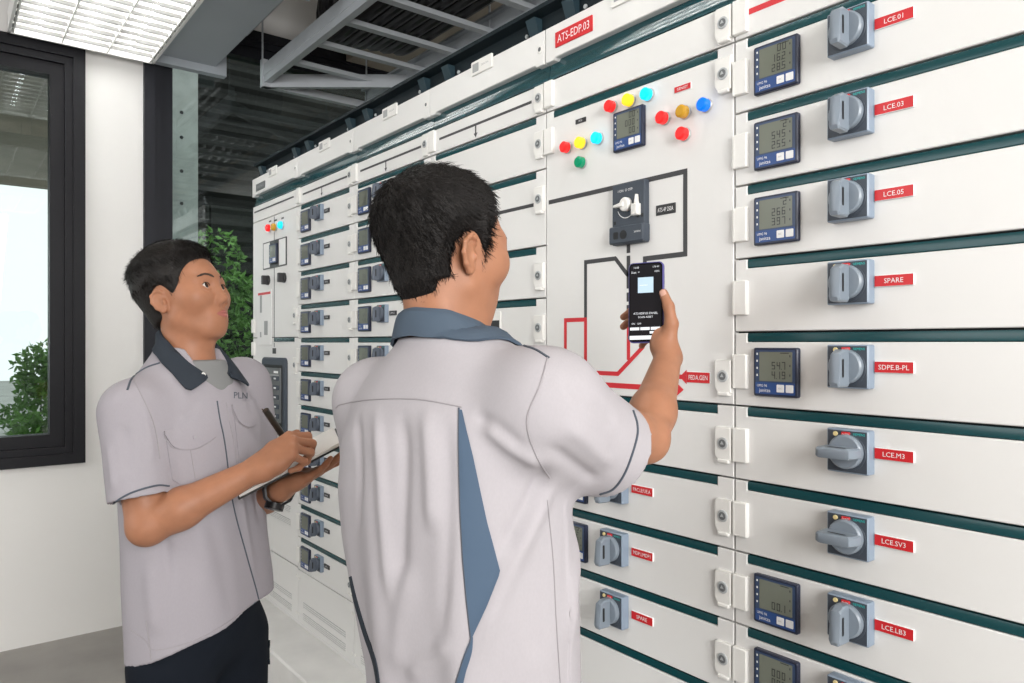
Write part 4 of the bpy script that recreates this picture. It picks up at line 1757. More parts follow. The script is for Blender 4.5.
def hair_strands(mb, v, q, sel, n, flow, length, lift, r0, m, seed, seg=4, jitter=.25, curl=0.0):
    """fine tapered locks rooted on a surface and combed along a flow field"""
    rg = np.random.default_rng(seed)
    qs = q[sel]
    c = v[qs].mean(1)
    nr = np.cross(v[qs[:, 2]] - v[qs[:, 0]], v[qs[:, 3]] - v[qs[:, 1]])
    ar = np.linalg.norm(nr, axis=1)
    nr = nr / np.maximum(ar[:, None], 1e-12)
    pick = rg.choice(len(qs), size=n, p=ar / ar.sum())
    w4 = rg.dirichlet([1, 1, 1, 1], size=n)
    root = (v[qs[pick]] * w4[:, :, None]).sum(1)
    N = nr[pick]
    fl = flow(root)
    ln = length(root) * rg.uniform(.7, 1.25, n)
    d = fl - N * (fl * N).sum(1, keepdims=True)
    d = d / np.maximum(np.linalg.norm(d, axis=1, keepdims=True), 1e-6) + rg.normal(0, jitter, (n, 3))
    p = root - N * .003
    lf = lift * rg.uniform(.4, 1.6, (n, 1))
    side = np.cross(d, N)
    side /= np.maximum(np.linalg.norm(side, axis=1, keepdims=True), 1e-6)
    rows = []
    ph = np.arange(n)[:, None]
    for s_ in range(seg + 1):
        t = s_ / seg
        r = r0 * (1 - t) ** .7 + .00012
        rows.append(np.stack([p + side * r, p - side * r * .6 + N * r * .8, p - side * r * .6 - N * r * .8], 1))
        dd = d + N * (lf * (1 - 1.7 * t)) + side * curl * np.sin(3 * t + ph)
        p = p + dd / np.linalg.norm(dd, axis=1, keepdims=True) * (ln / seg)[:, None]
    V = np.stack(rows, 1).reshape(-1, 3)
    base_ = (np.arange(n) * 3 * (seg + 1))[:, None]
    pat = np.array([(3 * s_ + k, 3 * s_ + (k + 1) % 3, 3 * s_ + 3 + (k + 1) % 3, 3 * s_ + 3 + k) for s_ in range(seg) for k in range(3)])
    F = (base_[:, :, None] + pat[None]).reshape(-1, 4)
    mb.add(V.tolist(), F.tolist(), m)


def shift(mb, base):
    mb.v = [(p[0] - base[0], p[1] - base[1], p[2] - base[2]) for p in mb.v]
    return mb


def wob(p, fs, seed):
    """sum of a few slow sine waves, for loose cloth"""
    r = np.random.default_rng(seed)
    o = np.zeros(p.shape[:-1])
    for k, a in fs:
        for _ in range(3):
            d = r.normal(size=3) * np.array([1, 1, .35])
            d /= np.linalg.norm(d)
            o += a / 3 * np.sin((p @ d) * k + r.uniform(0, 6.28))
    return o

# ================================================================== people
def flat_cone(S, a, b, ra, rb, k=.02, sub=False):
    """tapered sleeve, flat at the end b"""
    a, b = np.asarray(a, float), np.asarray(b, float)
    ab = b - a
    L = np.linalg.norm(ab)
    u = ab / L

    def fn(p):
        q = p - a
        t = q @ u
        r = np.sqrt(np.maximum(((q - t[..., None] * u) ** 2).sum(-1), 1e-12))
        tt = np.clip(t / L, 0, 1)
        side = np.where(t < 0, np.sqrt(r * r + t * t), r) - (ra + (rb - ra) * tt)
        return np.maximum(side, t - L)
    m = max(ra, rb)
    S.fn(fn, np.minimum(a, b) - m, np.maximum(a, b) + m, k, sub)


def lift_off(mb_pts, bvh, off):
    out = []
    for p in mb_pts:
        r = bvh.find_nearest(Vector(p))
        if r[0] is not None and (Vector(p) - r[0]).dot(r[1]) < off:
            p = tuple(r[0] + r[1] * off)
        out.append(tuple(p))
    return out


def collar(mb, C, R, rows, m, shirt, fs=1.0, n=64, thick=.0022):
    """fold-over collar; rows = (angle from the nape, inner radius, inner height, outer radius, outer height)"""
    rows = np.array(rows, float)
    phis = np.linspace(rows[0, 0], rows[-1, 0], n)
    V = []
    for ph in phis:
        rt, zt, ro, zo = [np.interp(ph, rows[:, 0], rows[:, k]) for k in range(1, 5)]
        a = math.radians(ph)
        dr = -R[:, 0] * math.cos(a) * fs - R[:, 1] * math.sin(a)
        sec = [(rt - .003, zt - .030), (rt - .001, zt - .012), (rt + .0015, zt - .001), (rt + .006, zt + .001), (rt + .012, zt - .004)]
        for u in np.linspace(.25, 1, 6):
            b_ = .006 * math.sin(u * math.pi)
            sec.append((rt + .012 + (ro - rt - .012) * u, zt - .004 + (zo - zt + .004) * u + b_))
        for r, z in sec:
            V.append((C[0] + dr[0] * r, C[1] + dr[1] * r, z))
    k = 11
    V2 = []
    for i in range(n):
        row = V[i * k:(i + 1) * k]
        V2 += row[:4] + lift_off(row[4:], shirt, .005)
    V = np.array(V2).reshape(n, k, 3)
    du = np.gradient(V, axis=0)
    dv = np.gradient(V, axis=1)
    N = np.cross(du, dv)
    N /= np.maximum(np.linalg.norm(N, axis=2, keepdims=True), 1e-9)
    top = V.reshape(-1, 3)
    bot = (V - N * thick).reshape(-1, 3)
    t2 = (V + N * thick).reshape(-1, 3)
    f = []
    nn = n * k
    for i in range(n - 1):
        for j in range(k - 1):
            a = i * k + j
            f.append((a, a + k, a + k + 1, a + 1))
            f.append((nn + a, nn + a + 1, nn + a + k + 1, nn + a + k))
    rim = list(range(k)) + [i * k + k - 1 for i in range(1, n)] + [(n - 1) * k + j for j in range(k - 2, -1, -1)] + [i * k for i in range(n - 2, 0, -1)]
    for a, b_ in zip(rim, rim[1:] + rim[:1]):
        f.append((a, b_, b_ + nn, a + nn))
    mb.add(list(t2) + list(bot), f, m)
    return V


def recalc(me):
    bm = bmesh.new()
    bm.from_mesh(me)
    bmesh.ops.recalc_face_normals(bm, faces=bm.faces[:])
    bm.to_mesh(me)
    bm.free()
    return me


def face_details(pe, base, T, R, sc_, m_iris, bvh):
    for s in (-1, 1):
        c = T(.0745, s * .0315, .0)
        b = MB()
        r = .0128 * sc_
        n, k = 16, 12
        look = R @ np.array([1, 0.0, .05])
        look /= np.linalg.norm(look)
        a1 = np.cross(look, [0, 0, 1.0])
        a1 /= np.linalg.norm(a1)
        a2 = np.cross(a1, look)
        rings = [math.pi * i / k for i in range(k + 1)]
        v, f, = [], []
        for th in rings:
            for j in range(n):
                p = 2 * math.pi * j / n
                v.append(c + r * (look * math.cos(th) + (a1 * math.cos(p) + a2 * math.sin(p)) * math.sin(th)))
        fw, fi = [], []
        for i in range(k):
            for j in range(n):
                q = (i * n + j, (i + 1) * n + j, (i + 1) * n + (j + 1) % n, i * n + (j + 1) % n)
                (fi if i < 2 else fw).append(q)
        b.add(v, fw, M['eyew'])
        o = len(b.v)
        b.add(v, fi, m_iris)
        shift(b, base)
        b.build('eye', pe)
        # brow and lashes
        Fd = Vector(-R[:, 0])

        def on_face(l, u, off):
            r = bvh.ray_cast(Vector(T(.20, l, u)), Fd)
            return np.array(r[0]) + R[:, 0] * off if r[0] is not None else T(.09, l, u)
        b = MB()
        rg = random.Random(3 + s)
        for i in range(260):
            t = rg.random()
            y = .011 + t * .036
            u = .0195 + .0075 * math.sin(min(1, t * 1.15) * 2.3) - .005 * max(0, t - .6) + rg.uniform(-.0031, .0031) * (1 - .55 * t)
            p = on_face(s * y, u, .0004)
            d = R @ np.array([-.25, s * .9, .25 - .5 * t])
            d /= np.linalg.norm(d)
            L = rg.uniform(.005, .009) * sc_
            q = on_face(s * (y + .006), u + .0015 - .003 * t, .0007)
            b.tube([p, (p + q) / 2 + R[:, 0] * .0006, q], .00055, M['brow'], 3, cap=False, r1=.0002)
        shift(b, base)
        b.build('eyebrow', pe)
        b = MB()
        pts = []
        for a in np.linspace(-1, 1, 9):
            y = s * a * .0145
            z = .0072 * (1 - a * a) + .0012 * a
            x = math.sqrt(max(1e-6, .0148 ** 2 - (y * .80) ** 2 - z * z))
            pts.append(T(.0745 + x, s * .0315 + y, z))
        b.tube(pts, .0010, M['brow'], 5)
        shift(b, base)
        b.build('eyelashes', pe)
    # lips
    for nm, up, lo in (('upper_lip', lambda a: -.0600 - .0075 * abs(a) ** 1.5 + (.0012 * (1 - abs(a) * 4) if abs(a) < .25 else .0) * -1, lambda a: -.0692 + .0006 * abs(a)),
                       ('lower_lip', lambda a: -.0692 + .0006 * abs(a), lambda a: -.0788 + .0100 * abs(a) ** 2)):
        b = MB()
        nu, nv = 21, 7
        V = []
        for i in range(nu):
            a = -1 + 2 * i / (nu - 1)
            for k in range(nv):
                t = k / (nv - 1)
                u = up(a) * (1 - t) + lo(a) * t
                if abs(a) > .98:
                    u = -.0685
                V.append(on_face(a * .0225, u, .0004 + .0012 * math.sin(t * math.pi) * (1 - a * a)))
        b.add(V, [(i * nv + k, i * nv + k + 1, (i + 1) * nv + k + 1, (i + 1) * nv + k) for i in range(nu - 1) for k in range(nv - 1)], M['lip'])
        shift(b, base)
        b.build(nm, pe)


def hair_cap(O, R, sc_, thick, fmax, nape=-.070, recess=.012, h=.0026, taper=.024):
    S = SDF(h)
    u_, f_ = np.array([p[0] for p in fmax]), np.array([p[1] for p in fmax])
    tu, tt = np.array([p[0] for p in thick]), np.array([p[1] for p in thick])
    ra = np.array([.093, .074, .080])
    cc = np.array([-.016, 0, .034])

    def fn(p):
        q = ((p - O) @ R) / sc_
        e = (q - cc)
        k0 = np.sqrt(((e / ra) ** 2).sum(-1))
        k1 = np.sqrt(((e / (ra * ra)) ** 2).sum(-1))
        d = k0 * (k0 - 1) / np.maximum(k1, 1e-9)
        e2 = q - np.array([.026, 0, .020])
        r2 = np.array([.062, .066, .072])
        k0 = np.sqrt(((e2 / r2) ** 2).sum(-1))
        k1 = np.sqrt(((e2 / (r2 * r2)) ** 2).sum(-1))
        d = np.minimum(d, k0 * (k0 - 1) / np.maximum(k1, 1e-9))
        # back of the neck
        e3 = q - np.array([-.040, 0, -.035])
        r3 = np.array([.046, .052, .060])
        k0 = np.sqrt(((e3 / r3) ** 2).sum(-1))
        k1 = np.sqrt(((e3 / (r3 * r3)) ** 2).sum(-1))
        d3 = k0 * (k0 - 1) / np.maximum(k1, 1e-9)
        m = np.clip(.5 + .5 * (d - d3) / .03, 0, 1)
        d = d * (1 - m) + d3 * m - .03 * m * (1 - m)
        base_d = d
        fm = np.interp(q[..., 2], u_, f_) - recess * (np.abs(q[..., 1]) / .06) ** 2 * np.clip((q[..., 2] - .015) / .05, 0, 1)
        c1 = q[..., 0] - fm
        c2 = nape - q[..., 2] + .35 * np.maximum(0, q[..., 0] + .055) + .12 * np.abs(q[..., 1])
        ear = 1 - np.sqrt(((q[..., 0] + .010) / .026) ** 2 + ((q[..., 2] + .012) / .036) ** 2)
        c3 = ear * .026
        edge = np.clip(np.minimum(np.minimum(-c1, -c2), -c3) / taper, 0, 1)
        d = base_d - np.interp(q[..., 2], tu, tt) * edge ** .6 - .0012 - .0065 * np.clip(q[..., 0] / .02, 0, 1) * np.clip((.07 - q[..., 2]) / .03, 0, 1)
        d = np.maximum(np.maximum(d, c1 * .8), np.maximum(c2 * .8, c3 * .8))
        return d * sc_
    S.fn(fn, O - .15, O + .17, .004)
    return S


def leg_pair(S, hip, R, feet_z, wid=.085, r=(.100, .078, .062)):
    for s in (-1, 1):
        side = R[:, 1] * s
        a = np.array([hip[0], hip[1], 0]) + side * wid
        S.cap(a + [0, 0, hip[2]], a + R[:, 0] * .012 + side * .010 + [0, 0, .47], r[0], r[1], .03)
        S.cap(a + R[:, 0] * .012 + side * .010 + [0, 0, .47], a + side * .022 + [0, 0, .085], r[1], r[2], .02)


def shoes(pe, base, hip, R, wid=.085):
    for s in (-1, 1):
        S = SDF(.005)
        side = R[:, 1] * s
        a = np.array([hip[0], hip[1], 0]) + side * (wid + .022)
        F = R[:, 0] * .97 + side * .2
        S.cap(a - F * .05 + [0, 0, .052], a + F * .10 + [0, 0, .046], .042, .040, .02)
        S.cap(a + F * .10 + [0, 0, .042], a + F * .17 + [0, 0, .036], .040, .032, .02)
        S.cap(a - F * .02 + [0, 0, .07], a + [0, 0, .13], .044, .046, .02)
        S.fn(lambda p: p[..., 2] - .016, np.array([a[0] - .3, a[1] - .3, -.1]), np.array([a[0] + .3, a[1] + .3, .012]), .003, True)
        v, q = S.mesh(smooth=2)
        o = put('shoe', np_mesh('shoe', v - base, q, [M['shoe']]), pe)
        mb = MB()
        out = []
        L2 = np.cross([0, 0, 1], F)
        for i in range(24):
            t = 2 * math.pi * i / 24
            x = .062 + .128 * math.cos(t)
            y = .043 * math.sin(t) * (1 - .12 * math.cos(t))
            out.append(a + F * x + L2 * y)
        n = len(out)
        mb.add([(p[0], p[1], 0.0) for p in out] + [(p[0], p[1], .02) for p in out],
               [tuple(reversed(range(n))), tuple(range(n, 2 * n))] + [(i, (i + 1) % n, (i + 1) % n + n, i + n) for i in range(n)], M['sole'])
        shift(mb, base)
        mb.build('sole', o)


def project_text(mb, bvh, t, x0, y0, x1, y1, m, off=.0015):
    v, f = text_geo(t)
    xs = [p[0] for p in v]
    ys = [p[1] for p in v]
    V = []
    for p in v:
        u = (p[0] - min(xs)) / (max(xs) - min(xs))
        w_ = (p[1] - min(ys)) / (max(ys) - min(ys))
        px = x0 + (x1 - x0) * u
        py = (y0[0] + (y0[1] - y0[0]) * u) * w_ + (y1[0] + (y1[1] - y1[0]) * u) * (1 - w_)
        V.append(hit(bvh, px, py, off)[0])
    mb.add(V, f, m)


# ------------------------------------------------------------------ the man writing in a notebook
def man_writing():
    base = np.array([-.73, 1.70, 0.0])
    FT = np.array([.918, -.395])
    RT = frame(FT)
    FH = np.array([.978, -.208])
    sc_ = .97
    RH = frame(FH, math.radians(17), math.radians(0))
    O = np.array([-.762, 1.70, 1.556])
    root = c2w(base)
    pe = empty('person', root, GAM)
    tag(pe, 'young man in lavender-grey shirt with charcoal collar, writing in a notebook and looking up', 'person')

    shR = np.array([-.802, 1.548, 1.306])
    shL = np.array([-.690, 1.865, 1.345])
    elR = np.array([-.748, 1.500, 1.075])
    wrR = P(256, 470, 1.555)
    elL = np.array([-.640, 1.840, 1.060])
    wrL = P(281, 490, 1.665)

    S = SDF(.0020)
    T = head(S, O, RH, sc_, .84)
    S.cap(O + RH @ np.array([-.012, 0, -.045]), np.array([-.750, 1.70, 1.395]), .052, .056, .03)
    S.cap(O + RH @ np.array([-.004, 0, -.070]), np.array([-.742, 1.69, 1.395]), .034, .046, .025)
    S.ell(O + RH @ np.array([.020, 0, -.115]), (.010, .012, .014), RH, .02)
    S.ell([-.752, 1.70, 1.27], (.080, .135, .12), frame(FT), .04)
    S.ell([-.735, 1.70, 1.05], (.09, .13, .24), frame(FT), .05)
    S.ell([-.73, 1.70, .86], (.09, .13, .12), frame(FT), .05)
    for a, b, c in ((shR, elR, wrR), (shL, elL, wrL)):
        S.cap(a, b, .048, .040, .03)
        m1 = b + (c - b) * .30
        S.cap(b, m1, .0395, .0405, .012)
        S.cap(m1, c, .0405, .0265, .02)
    # writing hand: fingers closed round the pen
    X = np.array([.80, .10, .56])
    N = np.array([.40, .74, -.58])
    Q, inf, th = hand(S, wrR, X, N, True, [(48, 62, 30), (58, 72, 35), (64, 76, 40), (76, 84, 44)], spread=-.01, sc_=1.0)
    # supporting hand under the notebook
    X2 = np.array([.86, -.06, .42])
    N2 = np.array([-.42, .0, .90])
    Q2, inf2, th2 = hand(S, wrL, X2, N2, False, [(2, 6, 5), (2, 8, 6), (4, 10, 8), (6, 12, 8)], spread=.05, sc_=.98,
                         thumb=[wrL + X2 * .02 + np.array([0, .03, .01]), wrL + X2 * .05 + np.array([0, .055, .0]), wrL + X2 * .08 + np.array([0, .065, .0]), wrL + X2 * .10 + np.array([0, .068, .0])])
    v, q = S.mesh(smooth=2)
    put('body', np_mesh('body', v - base, q, [M['skinA']]), pe)
    body_bvh = bvh_of(v, q)
    face_details(pe, base, T, RH, sc_, M['iris'], body_bvh)
    nb = MB()
    for ch, ow, rr in inf:
        nail_mesh(nb, ch[-1], ch[-2], -ow, rr[-1], M['nail'])
    shift(nb, base)
    nb.build('fingernails', pe)

    # hair
    S = hair_cap(O, RH, sc_, [(-.08, .002), (-.02, .003), (.02, .006), (.06, .013), (.09, .024), (.13, .028)],
                 [(-.08, -.05), (-.05, -.05), (-.035, .026), (.0, .034), (.03, .050), (.05, .064), (.075, .082), (.10, .094), (.14, .100)], recess=.010, nape=-.058)
    hv, hq = S.mesh(smooth=2)
    hm = MB()
    hm.add(list(hv), [tuple(int(i) for i in f) for f in hq], M['hairA'])
    c = ((hv[hq].mean(1) - O) @ RH) / sc_
    part = np.array([.02, -.030, .1])

    def flow(p):
        l = ((p - O) @ RH) / sc_
        top = np.clip((l[:, 2] - .045) / .05, 0, 1)[:, None]
        d = l - np.array([-.075, .020, .105])
        d = d / np.maximum(np.linalg.norm(d, axis=1, keepdims=True), .012)
        d = d + np.array([.10, -.25, 0]) * top + np.array([-.25, 0, -.4]) * (1 - top)
        return d @ RH.T

    def length(p):
        l = ((p - O) @ RH) / sc_
        return np.interp(l[:, 2], [-.08, 0, .04, .08], [.007, .012, .022, .032])
    hair_strands(hm, hv, hq, np.arange(len(hq)), 12000, flow, length, .035, .00055, M['hairA'], 5, seg=5, jitter=.05)
    # quiff over the forehead
    sel = np.nonzero((c[:, 2] > .070) & (c[:, 0] > .035))[0]

    def flow2(p):
        l = ((p - O) @ RH) / sc_
        return np.stack([.85 + 0 * l[:, 0], -.45 + 2 * l[:, 1], .55 + 0 * l[:, 2]], 1) @ RH.T
    hair_strands(hm, hv, hq, sel, 1500, flow2, lambda p: np.full(len(p), .024), .22, .0006, M['hairA'], 6, seg=5, jitter=.08, curl=.05)
    shift(hm, base)
    hm.build('hair', pe)

    # trousers and shoes
    S = SDF(.006)
    S.ell([-.722, 1.70, .80], (.108, .148, .13), RT, .05)
    leg_pair(S, np.array([-.722, 1.70, .74]), RT, 0, r=(.092, .072, .060))
    v, q = S.mesh(smooth=2)
    put('trousers', np_mesh('trousers', v - base, q, [M['trouser']]), pe)
    tb = bvh_of(v, q)
    b = MB()
    seam(b, tb, [(270, 640), (271, 652), (273, 664)], .004, M['trouser'], 10)
    shift(b, base)
    b.build('trouser_pocket', pe)
    shoes(pe, base, np.array([-.722, 1.70, 0]), RT)

    # grey tee under the shirt
    rings = [(.88, .022, 0, .108, .150), (1.0, .015, 0, .104, .148), (1.15, .010, 0, .107, .148), (1.27, .006, 0, .104, .138), (1.34, .005, 0, .097, .112),
             (1.385, .010, 0, .076, .082), (1.410, .012, 0, .065, .066)]
    S = SDF(.004)
    f_, lo, hi = torso_field([-.752, 1.70], FT, rings)
    S.fn(f_, lo, hi, .02)
    tv, tq = S.mesh(smooth=2)
    put('tee_shirt', np_mesh('tee_shirt', tv - base, tq, [M['tee']]), pe)

    # shirt
    S = SDF(.0036)
    rings = [(.690, .036, 0, .130, .164), (.78, .036, 0, .130, .166), (.90, .030, 0, .130, .168), (1.0, .022, 0, .124, .166), (1.15, .014, 0, .124, .166), (1.27, .010, 0, .120, .166),
             (1.30, .006, 0, .112, .152), (1.335, .004, 0, .102, .128), (1.375, -.002, 0, .086, .094), (1.415, -.004, 0, .070, .070), (1.435, -.004, 0, .062, .062)]
    o = [-.752, 1.70]
    f_, lo, hi = torso_field(o, FT, rings, 2.5, lambda f, l: .802 + .22 * l + .34 * (f - .036))
    S.fn(f_, lo, hi, .02)
    L = RT[:, 1]
    S.cap(np.array([-.755, 1.70, 1.360]) - L * .05, shR + [.004, 0, .004], .052, .053, .05)
    S.cap(np.array([-.755, 1.70, 1.360]) + L * .05, shL + [0, 0, -.015], .052, .054, .05)
    cuR = P(140.5, 499, 1.505)
    flat_cone(S, shR + [-.004, -.004, .0], cuR, .062, .0615, .035)
    cuL = shL + (elL - shL) * .62
    flat_cone(S, shL, cuL, .068, .066, .035)
    for cu, sh in ((cuR, shR), (cuL, shL)):
        u = (cu - sh) / np.linalg.norm(cu - sh)
        S.cap(cu - u * .035, cu + u * .05, .0565, .0565, .004, True)
    # open neck
    F3 = RT[:, 0]
    nk = np.array([o[0], o[1], 0])
    S.cap(nk + F3 * .020 + [0, 0, 1.47], nk + F3 * .085 + [0, 0, 1.405], .058, .044, .010, True)
    S.cap(nk + F3 * .085 + [0, 0, 1.405], nk + F3 * .150 + [0, 0, 1.315], .040, .006, .010, True)
    S.disp = lambda p: -.0035 * np.sin(((p - nk) @ L) * 38 + 1.0 + 3 * p[..., 2]) * np.clip((1.25 - p[..., 2]) / .35, 0, 1) + wob(p, ((9, .004), (21, .0022)), 4)
    v, q = S.mesh(smooth=3)
    bv = bvh_of(v, q)
    nr = vnormals(v, q)
    v = crease(v, nr, bv, [
        ([(163, 470), (160, 500), (165, 540), (170, 600)], -.007, .012),
        ([(155, 545), (170, 520), (195, 500)], .006, .014),
        ([(150, 560), (152, 600), (158, 640)], .006, .018),
        ([(232, 430), (238, 480), (248, 540), (256, 590)], .005, .010),
        ([(246, 440), (254, 480), (262, 530)], -.006, .012),
        ([(120, 420), (128, 450), (126, 480)], -.005, .013),
        ([(143, 400), (150, 440), (152, 470)], .004, .010),
        ([(185, 500), (200, 540), (210, 600)], .004, .022),
        ([(205, 510), (222, 560), (232, 620)], -.004, .02),
        ([(108, 440), (112, 470), (114, 495)], .004, .010),
        ([(240, 375), (246, 395), (252, 420)], -.004, .010),
        ([(200, 395), (190, 410), (178, 420)], -.003, .010)])
    v = smooth_verts(v, q, 1)
    bv = bvh_of(v, q)
    so = put('shirt', np_mesh('shirt', v - base, q, [M['shirtA']]), pe)
    tag(so, 'lavender-grey short-sleeved work shirt')
    # collar
    b = MB()
    R2 = RT
    C = np.array([-.748, 1.70])
    half = [(0, .058, 1.482, .066, 1.448), (50, .059, 1.476, .070, 1.440), (90, .062, 1.454, .084, 1.412), (118, .066, 1.426, .110, 1.378), (136, .072, 1.402, .130, 1.346), (150, .076, 1.388, .112, 1.362), (158, .079, 1.378, .094, 1.370)]
    rows = [(-a, b1, c1, d1, e1) for a, b1, c1, d1, e1 in reversed(half[1:])] + half
    collar(b, C, R2, rows, M['navy'], bv)
    shift(b, base)
    recalc_o = b.build('collar', so)
    recalc(recalc_o.data)
    tag(recalc_o, 'charcoal shirt collar')
    # pockets
    fl = MB()
    patch(fl, bv, [(163.5, 431), (180, 427), (198, 421), (214.5, 416)], [(163.8, 435), (174, 447.5), (194, 448.5), (215.5, 436)], M['shirtA'], 20, 8, .0055)
    shift(fl, base)
    po = fl.build('pocket_flap', so)
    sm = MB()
    seam(sm, bv, [(163.8, 436), (168, 443.5), (174, 448.3), (194, 449.3), (206, 444), (215.5, 437)], .0011, M['seam'], 40, .002)  # shade along the flaps' lower edges, put in as thin darker tubes
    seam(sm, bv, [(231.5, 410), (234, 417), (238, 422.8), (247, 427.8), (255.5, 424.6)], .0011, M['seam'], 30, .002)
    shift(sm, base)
    sm.build('flap_shade_line', so)
    fl = MB()
    patch(fl, bv, [(231, 405), (240, 403), (248, 401), (254, 399.5)], [(231.5, 409), (238, 422), (247, 427), (255.5, 424)], M['shirtA'], 16, 8, .0055)
    shift(fl, base)
    fl.build('pocket_flap', so)
    pk = MB()
    patch(pk, bv, [(166, 440), (182, 443), (200, 438), (214, 430)], [(172, 480), (186, 486), (204, 481), (221, 473)], M['shirtA'], 16, 10, .002)
    seam(pk, bv, [(190, 448), (193, 466), (196, 484)], .0012, M['seam'], 14, .002)
    shift(pk, base)
    pk.build('chest_pocket', so)
    pk = MB()
    patch(pk, bv, [(234, 417), (241, 422), (249, 426)], [(239, 462), (247, 460), (254, 456)], M['shirtA'], 10, 10, .002)
    shift(pk, base)
    pk.build('chest_pocket', so)
    bt = MB()
    for px, py, r in ((194.3, 437.0, .0055), (201.5, 376, .005)):
        p, n = hit(bv, px, py, .0045 if py > 400 else .006)
        p2 = p + n * .0025
        bt.tube([p, p2], r, M['plastic'] if py < 400 else M['shirtA'], 14)
        bt.tube([p2, p2 + n * .0004], r * .3, M['printgrey'], 8)
    shift(bt, base)
    bt.build('buttons', so)
    # seams and piping
    sm = MB()
    seam(sm, bv, [(217, 401), (220, 420), (225, 445), (233, 504), (247, 557), (258, 597), (260, 616)], .0016, M['piping'], 60)
    seam(sm, bv, [(226, 402), (229, 420), (234, 445), (242, 504)], .0009, M['seam'], 40)
    seam(sm, bv, [(127.5, 390), (132.5, 378), (146, 368), (160, 363)], .0022, M['piping'], 30)
    seam(sm, bv, [(133, 378), (148.6, 410), (155.6, 431), (160, 459)], .0012, M['seam'], 30)
    seam(sm, bv, [(112, 505), (118, 500), (133.4, 492), (156.5, 485.5), (169, 486)], .0020, M['piping'], 40)
    seam(sm, bv, [(131, 630), (145, 640), (155, 650), (190, 642), (225, 624), (268, 592)], .0009, M['seam'], 60)
    seam(sm, bv, [(146, 620), (149, 640), (151, 660)], .0012, M['seam'], 12)
    shift(sm, base)
    sm.build('piping', so)
    tx = MB()
    project_text(tx, bv, 'PLN', 233.5, (392.2, 393.0), 247, (398.4, 399.0), M['piping'])
    shift(tx, base)
    tx.build('chest_lettering', so)

    # ---- notebook, pen, wristwatch
    nl, nr_ = P(238, 498.5, 1.575), P(343, 444.5, 1.635)
    U = (nr_ - nl)
    LU = np.linalg.norm(U)
    U /= LU
    Vv = np.array([-.03, .155, .030])
    Vv = Vv - U * (Vv @ U)
    LV = np.linalg.norm(Vv)
    Vv /= LV
    W_ = np.cross(U, Vv)
    nbk = empty('notebook', c2w(nl), GAM)
    tag(nbk, 'open notebook with black cover and blank white pages held by the man writing', 'notebook')
    mt = Matrix(((U[0], Vv[0], W_[0], 0), (U[1], Vv[1], W_[1], 0), (U[2], Vv[2], W_[2], 0), (0, 0, 0, 1)))
    b = MB()
    b.box(0, LU, 0, LV, -.004, .0, M['cover'])
    b.xf(mt)
    b.build('cover', nbk)
    b = MB()
    b.box(.004, LU - .004, .003, LV - .004, .0, .006, M['paper'])
    b.xf(mt)
    b.build('pages', nbk)
    top = P(265.5, 410, 1.575)
    tip = P(301, 463, 1.672)
    pd = (tip - top)
    b = MB()
    pn = empty('pen', c2w(top), GAM)
    tag(pn, 'black pen in the right hand of the man writing in the notebook', 'pen')
    b.tube([(0, 0, 0), tuple(pd * .08), tuple(pd * .55), tuple(pd * .86)], .0072, M['pen'], 12)
    b.build('barrel', pn)
    b = MB()
    b.tube([tuple(pd * .86), tuple(pd * 1.0)], .0045, M['penmetal'], 10, r1=.0008)
    b.build('nib', pn)
    b = MB()
    side = np.array([-.007, -.004, .003])
    b.tube([tuple(side * .9), tuple(pd * .30 + side)], .0014, M['penmetal'], 6)
    b.build('clip', pn)
    # watch
    ax = (wrL - elL) / np.linalg.norm(wrL - elL)
    wc = wrL - ax * .018
    wt = empty('wristwatch', c2w(wc), GAM)
    tag(wt, 'chunky black wristwatch on the left wrist of the man writing', 'watch')
    z_ = np.array([0, 0, 1.0]) - ax * ax[2]
    z_ /= np.linalg.norm(z_)
    y_ = np.cross(ax, z_)
    b = MB()
    V = []
    n = 40
    for i in range(n):
        a = 2 * math.pi * i / n
        dr = z_ * math.cos(a) + y_ * math.sin(a)
        for rr, t in ((.0300, -.011), (.0345, -.0105), (.0350, 0), (.0345, .0105), (.0300, .011)):
            V.append(dr * (rr + (.0012 if i % 4 < 2 else 0)) + ax * t)
    F = []
    for i in range(n):
        for k in range(5):
            F.append((i * 5 + k, i * 5 + (k + 1) % 5, ((i + 1) % n) * 5 + (k + 1) % 5, ((i + 1) % n) * 5 + k))
    b.add(V, F, M['watch'])
    recalc(b.build('strap', wt).data)
    b = MB()
    fdir = (-z_ * .75 - np.array([0, 1, 0]) * .6)
    fdir = fdir - ax * (fdir @ ax)
    fdir /= np.linalg.norm(fdir)
    b.tube([fdir * .030, fdir * .038, fdir * .0435], .0215, M['watch'], 24)
    b.tube([fdir * .0437, fdir * .0440], .017, M['phonefront'], 24)
    b.build('watch_case', wt)


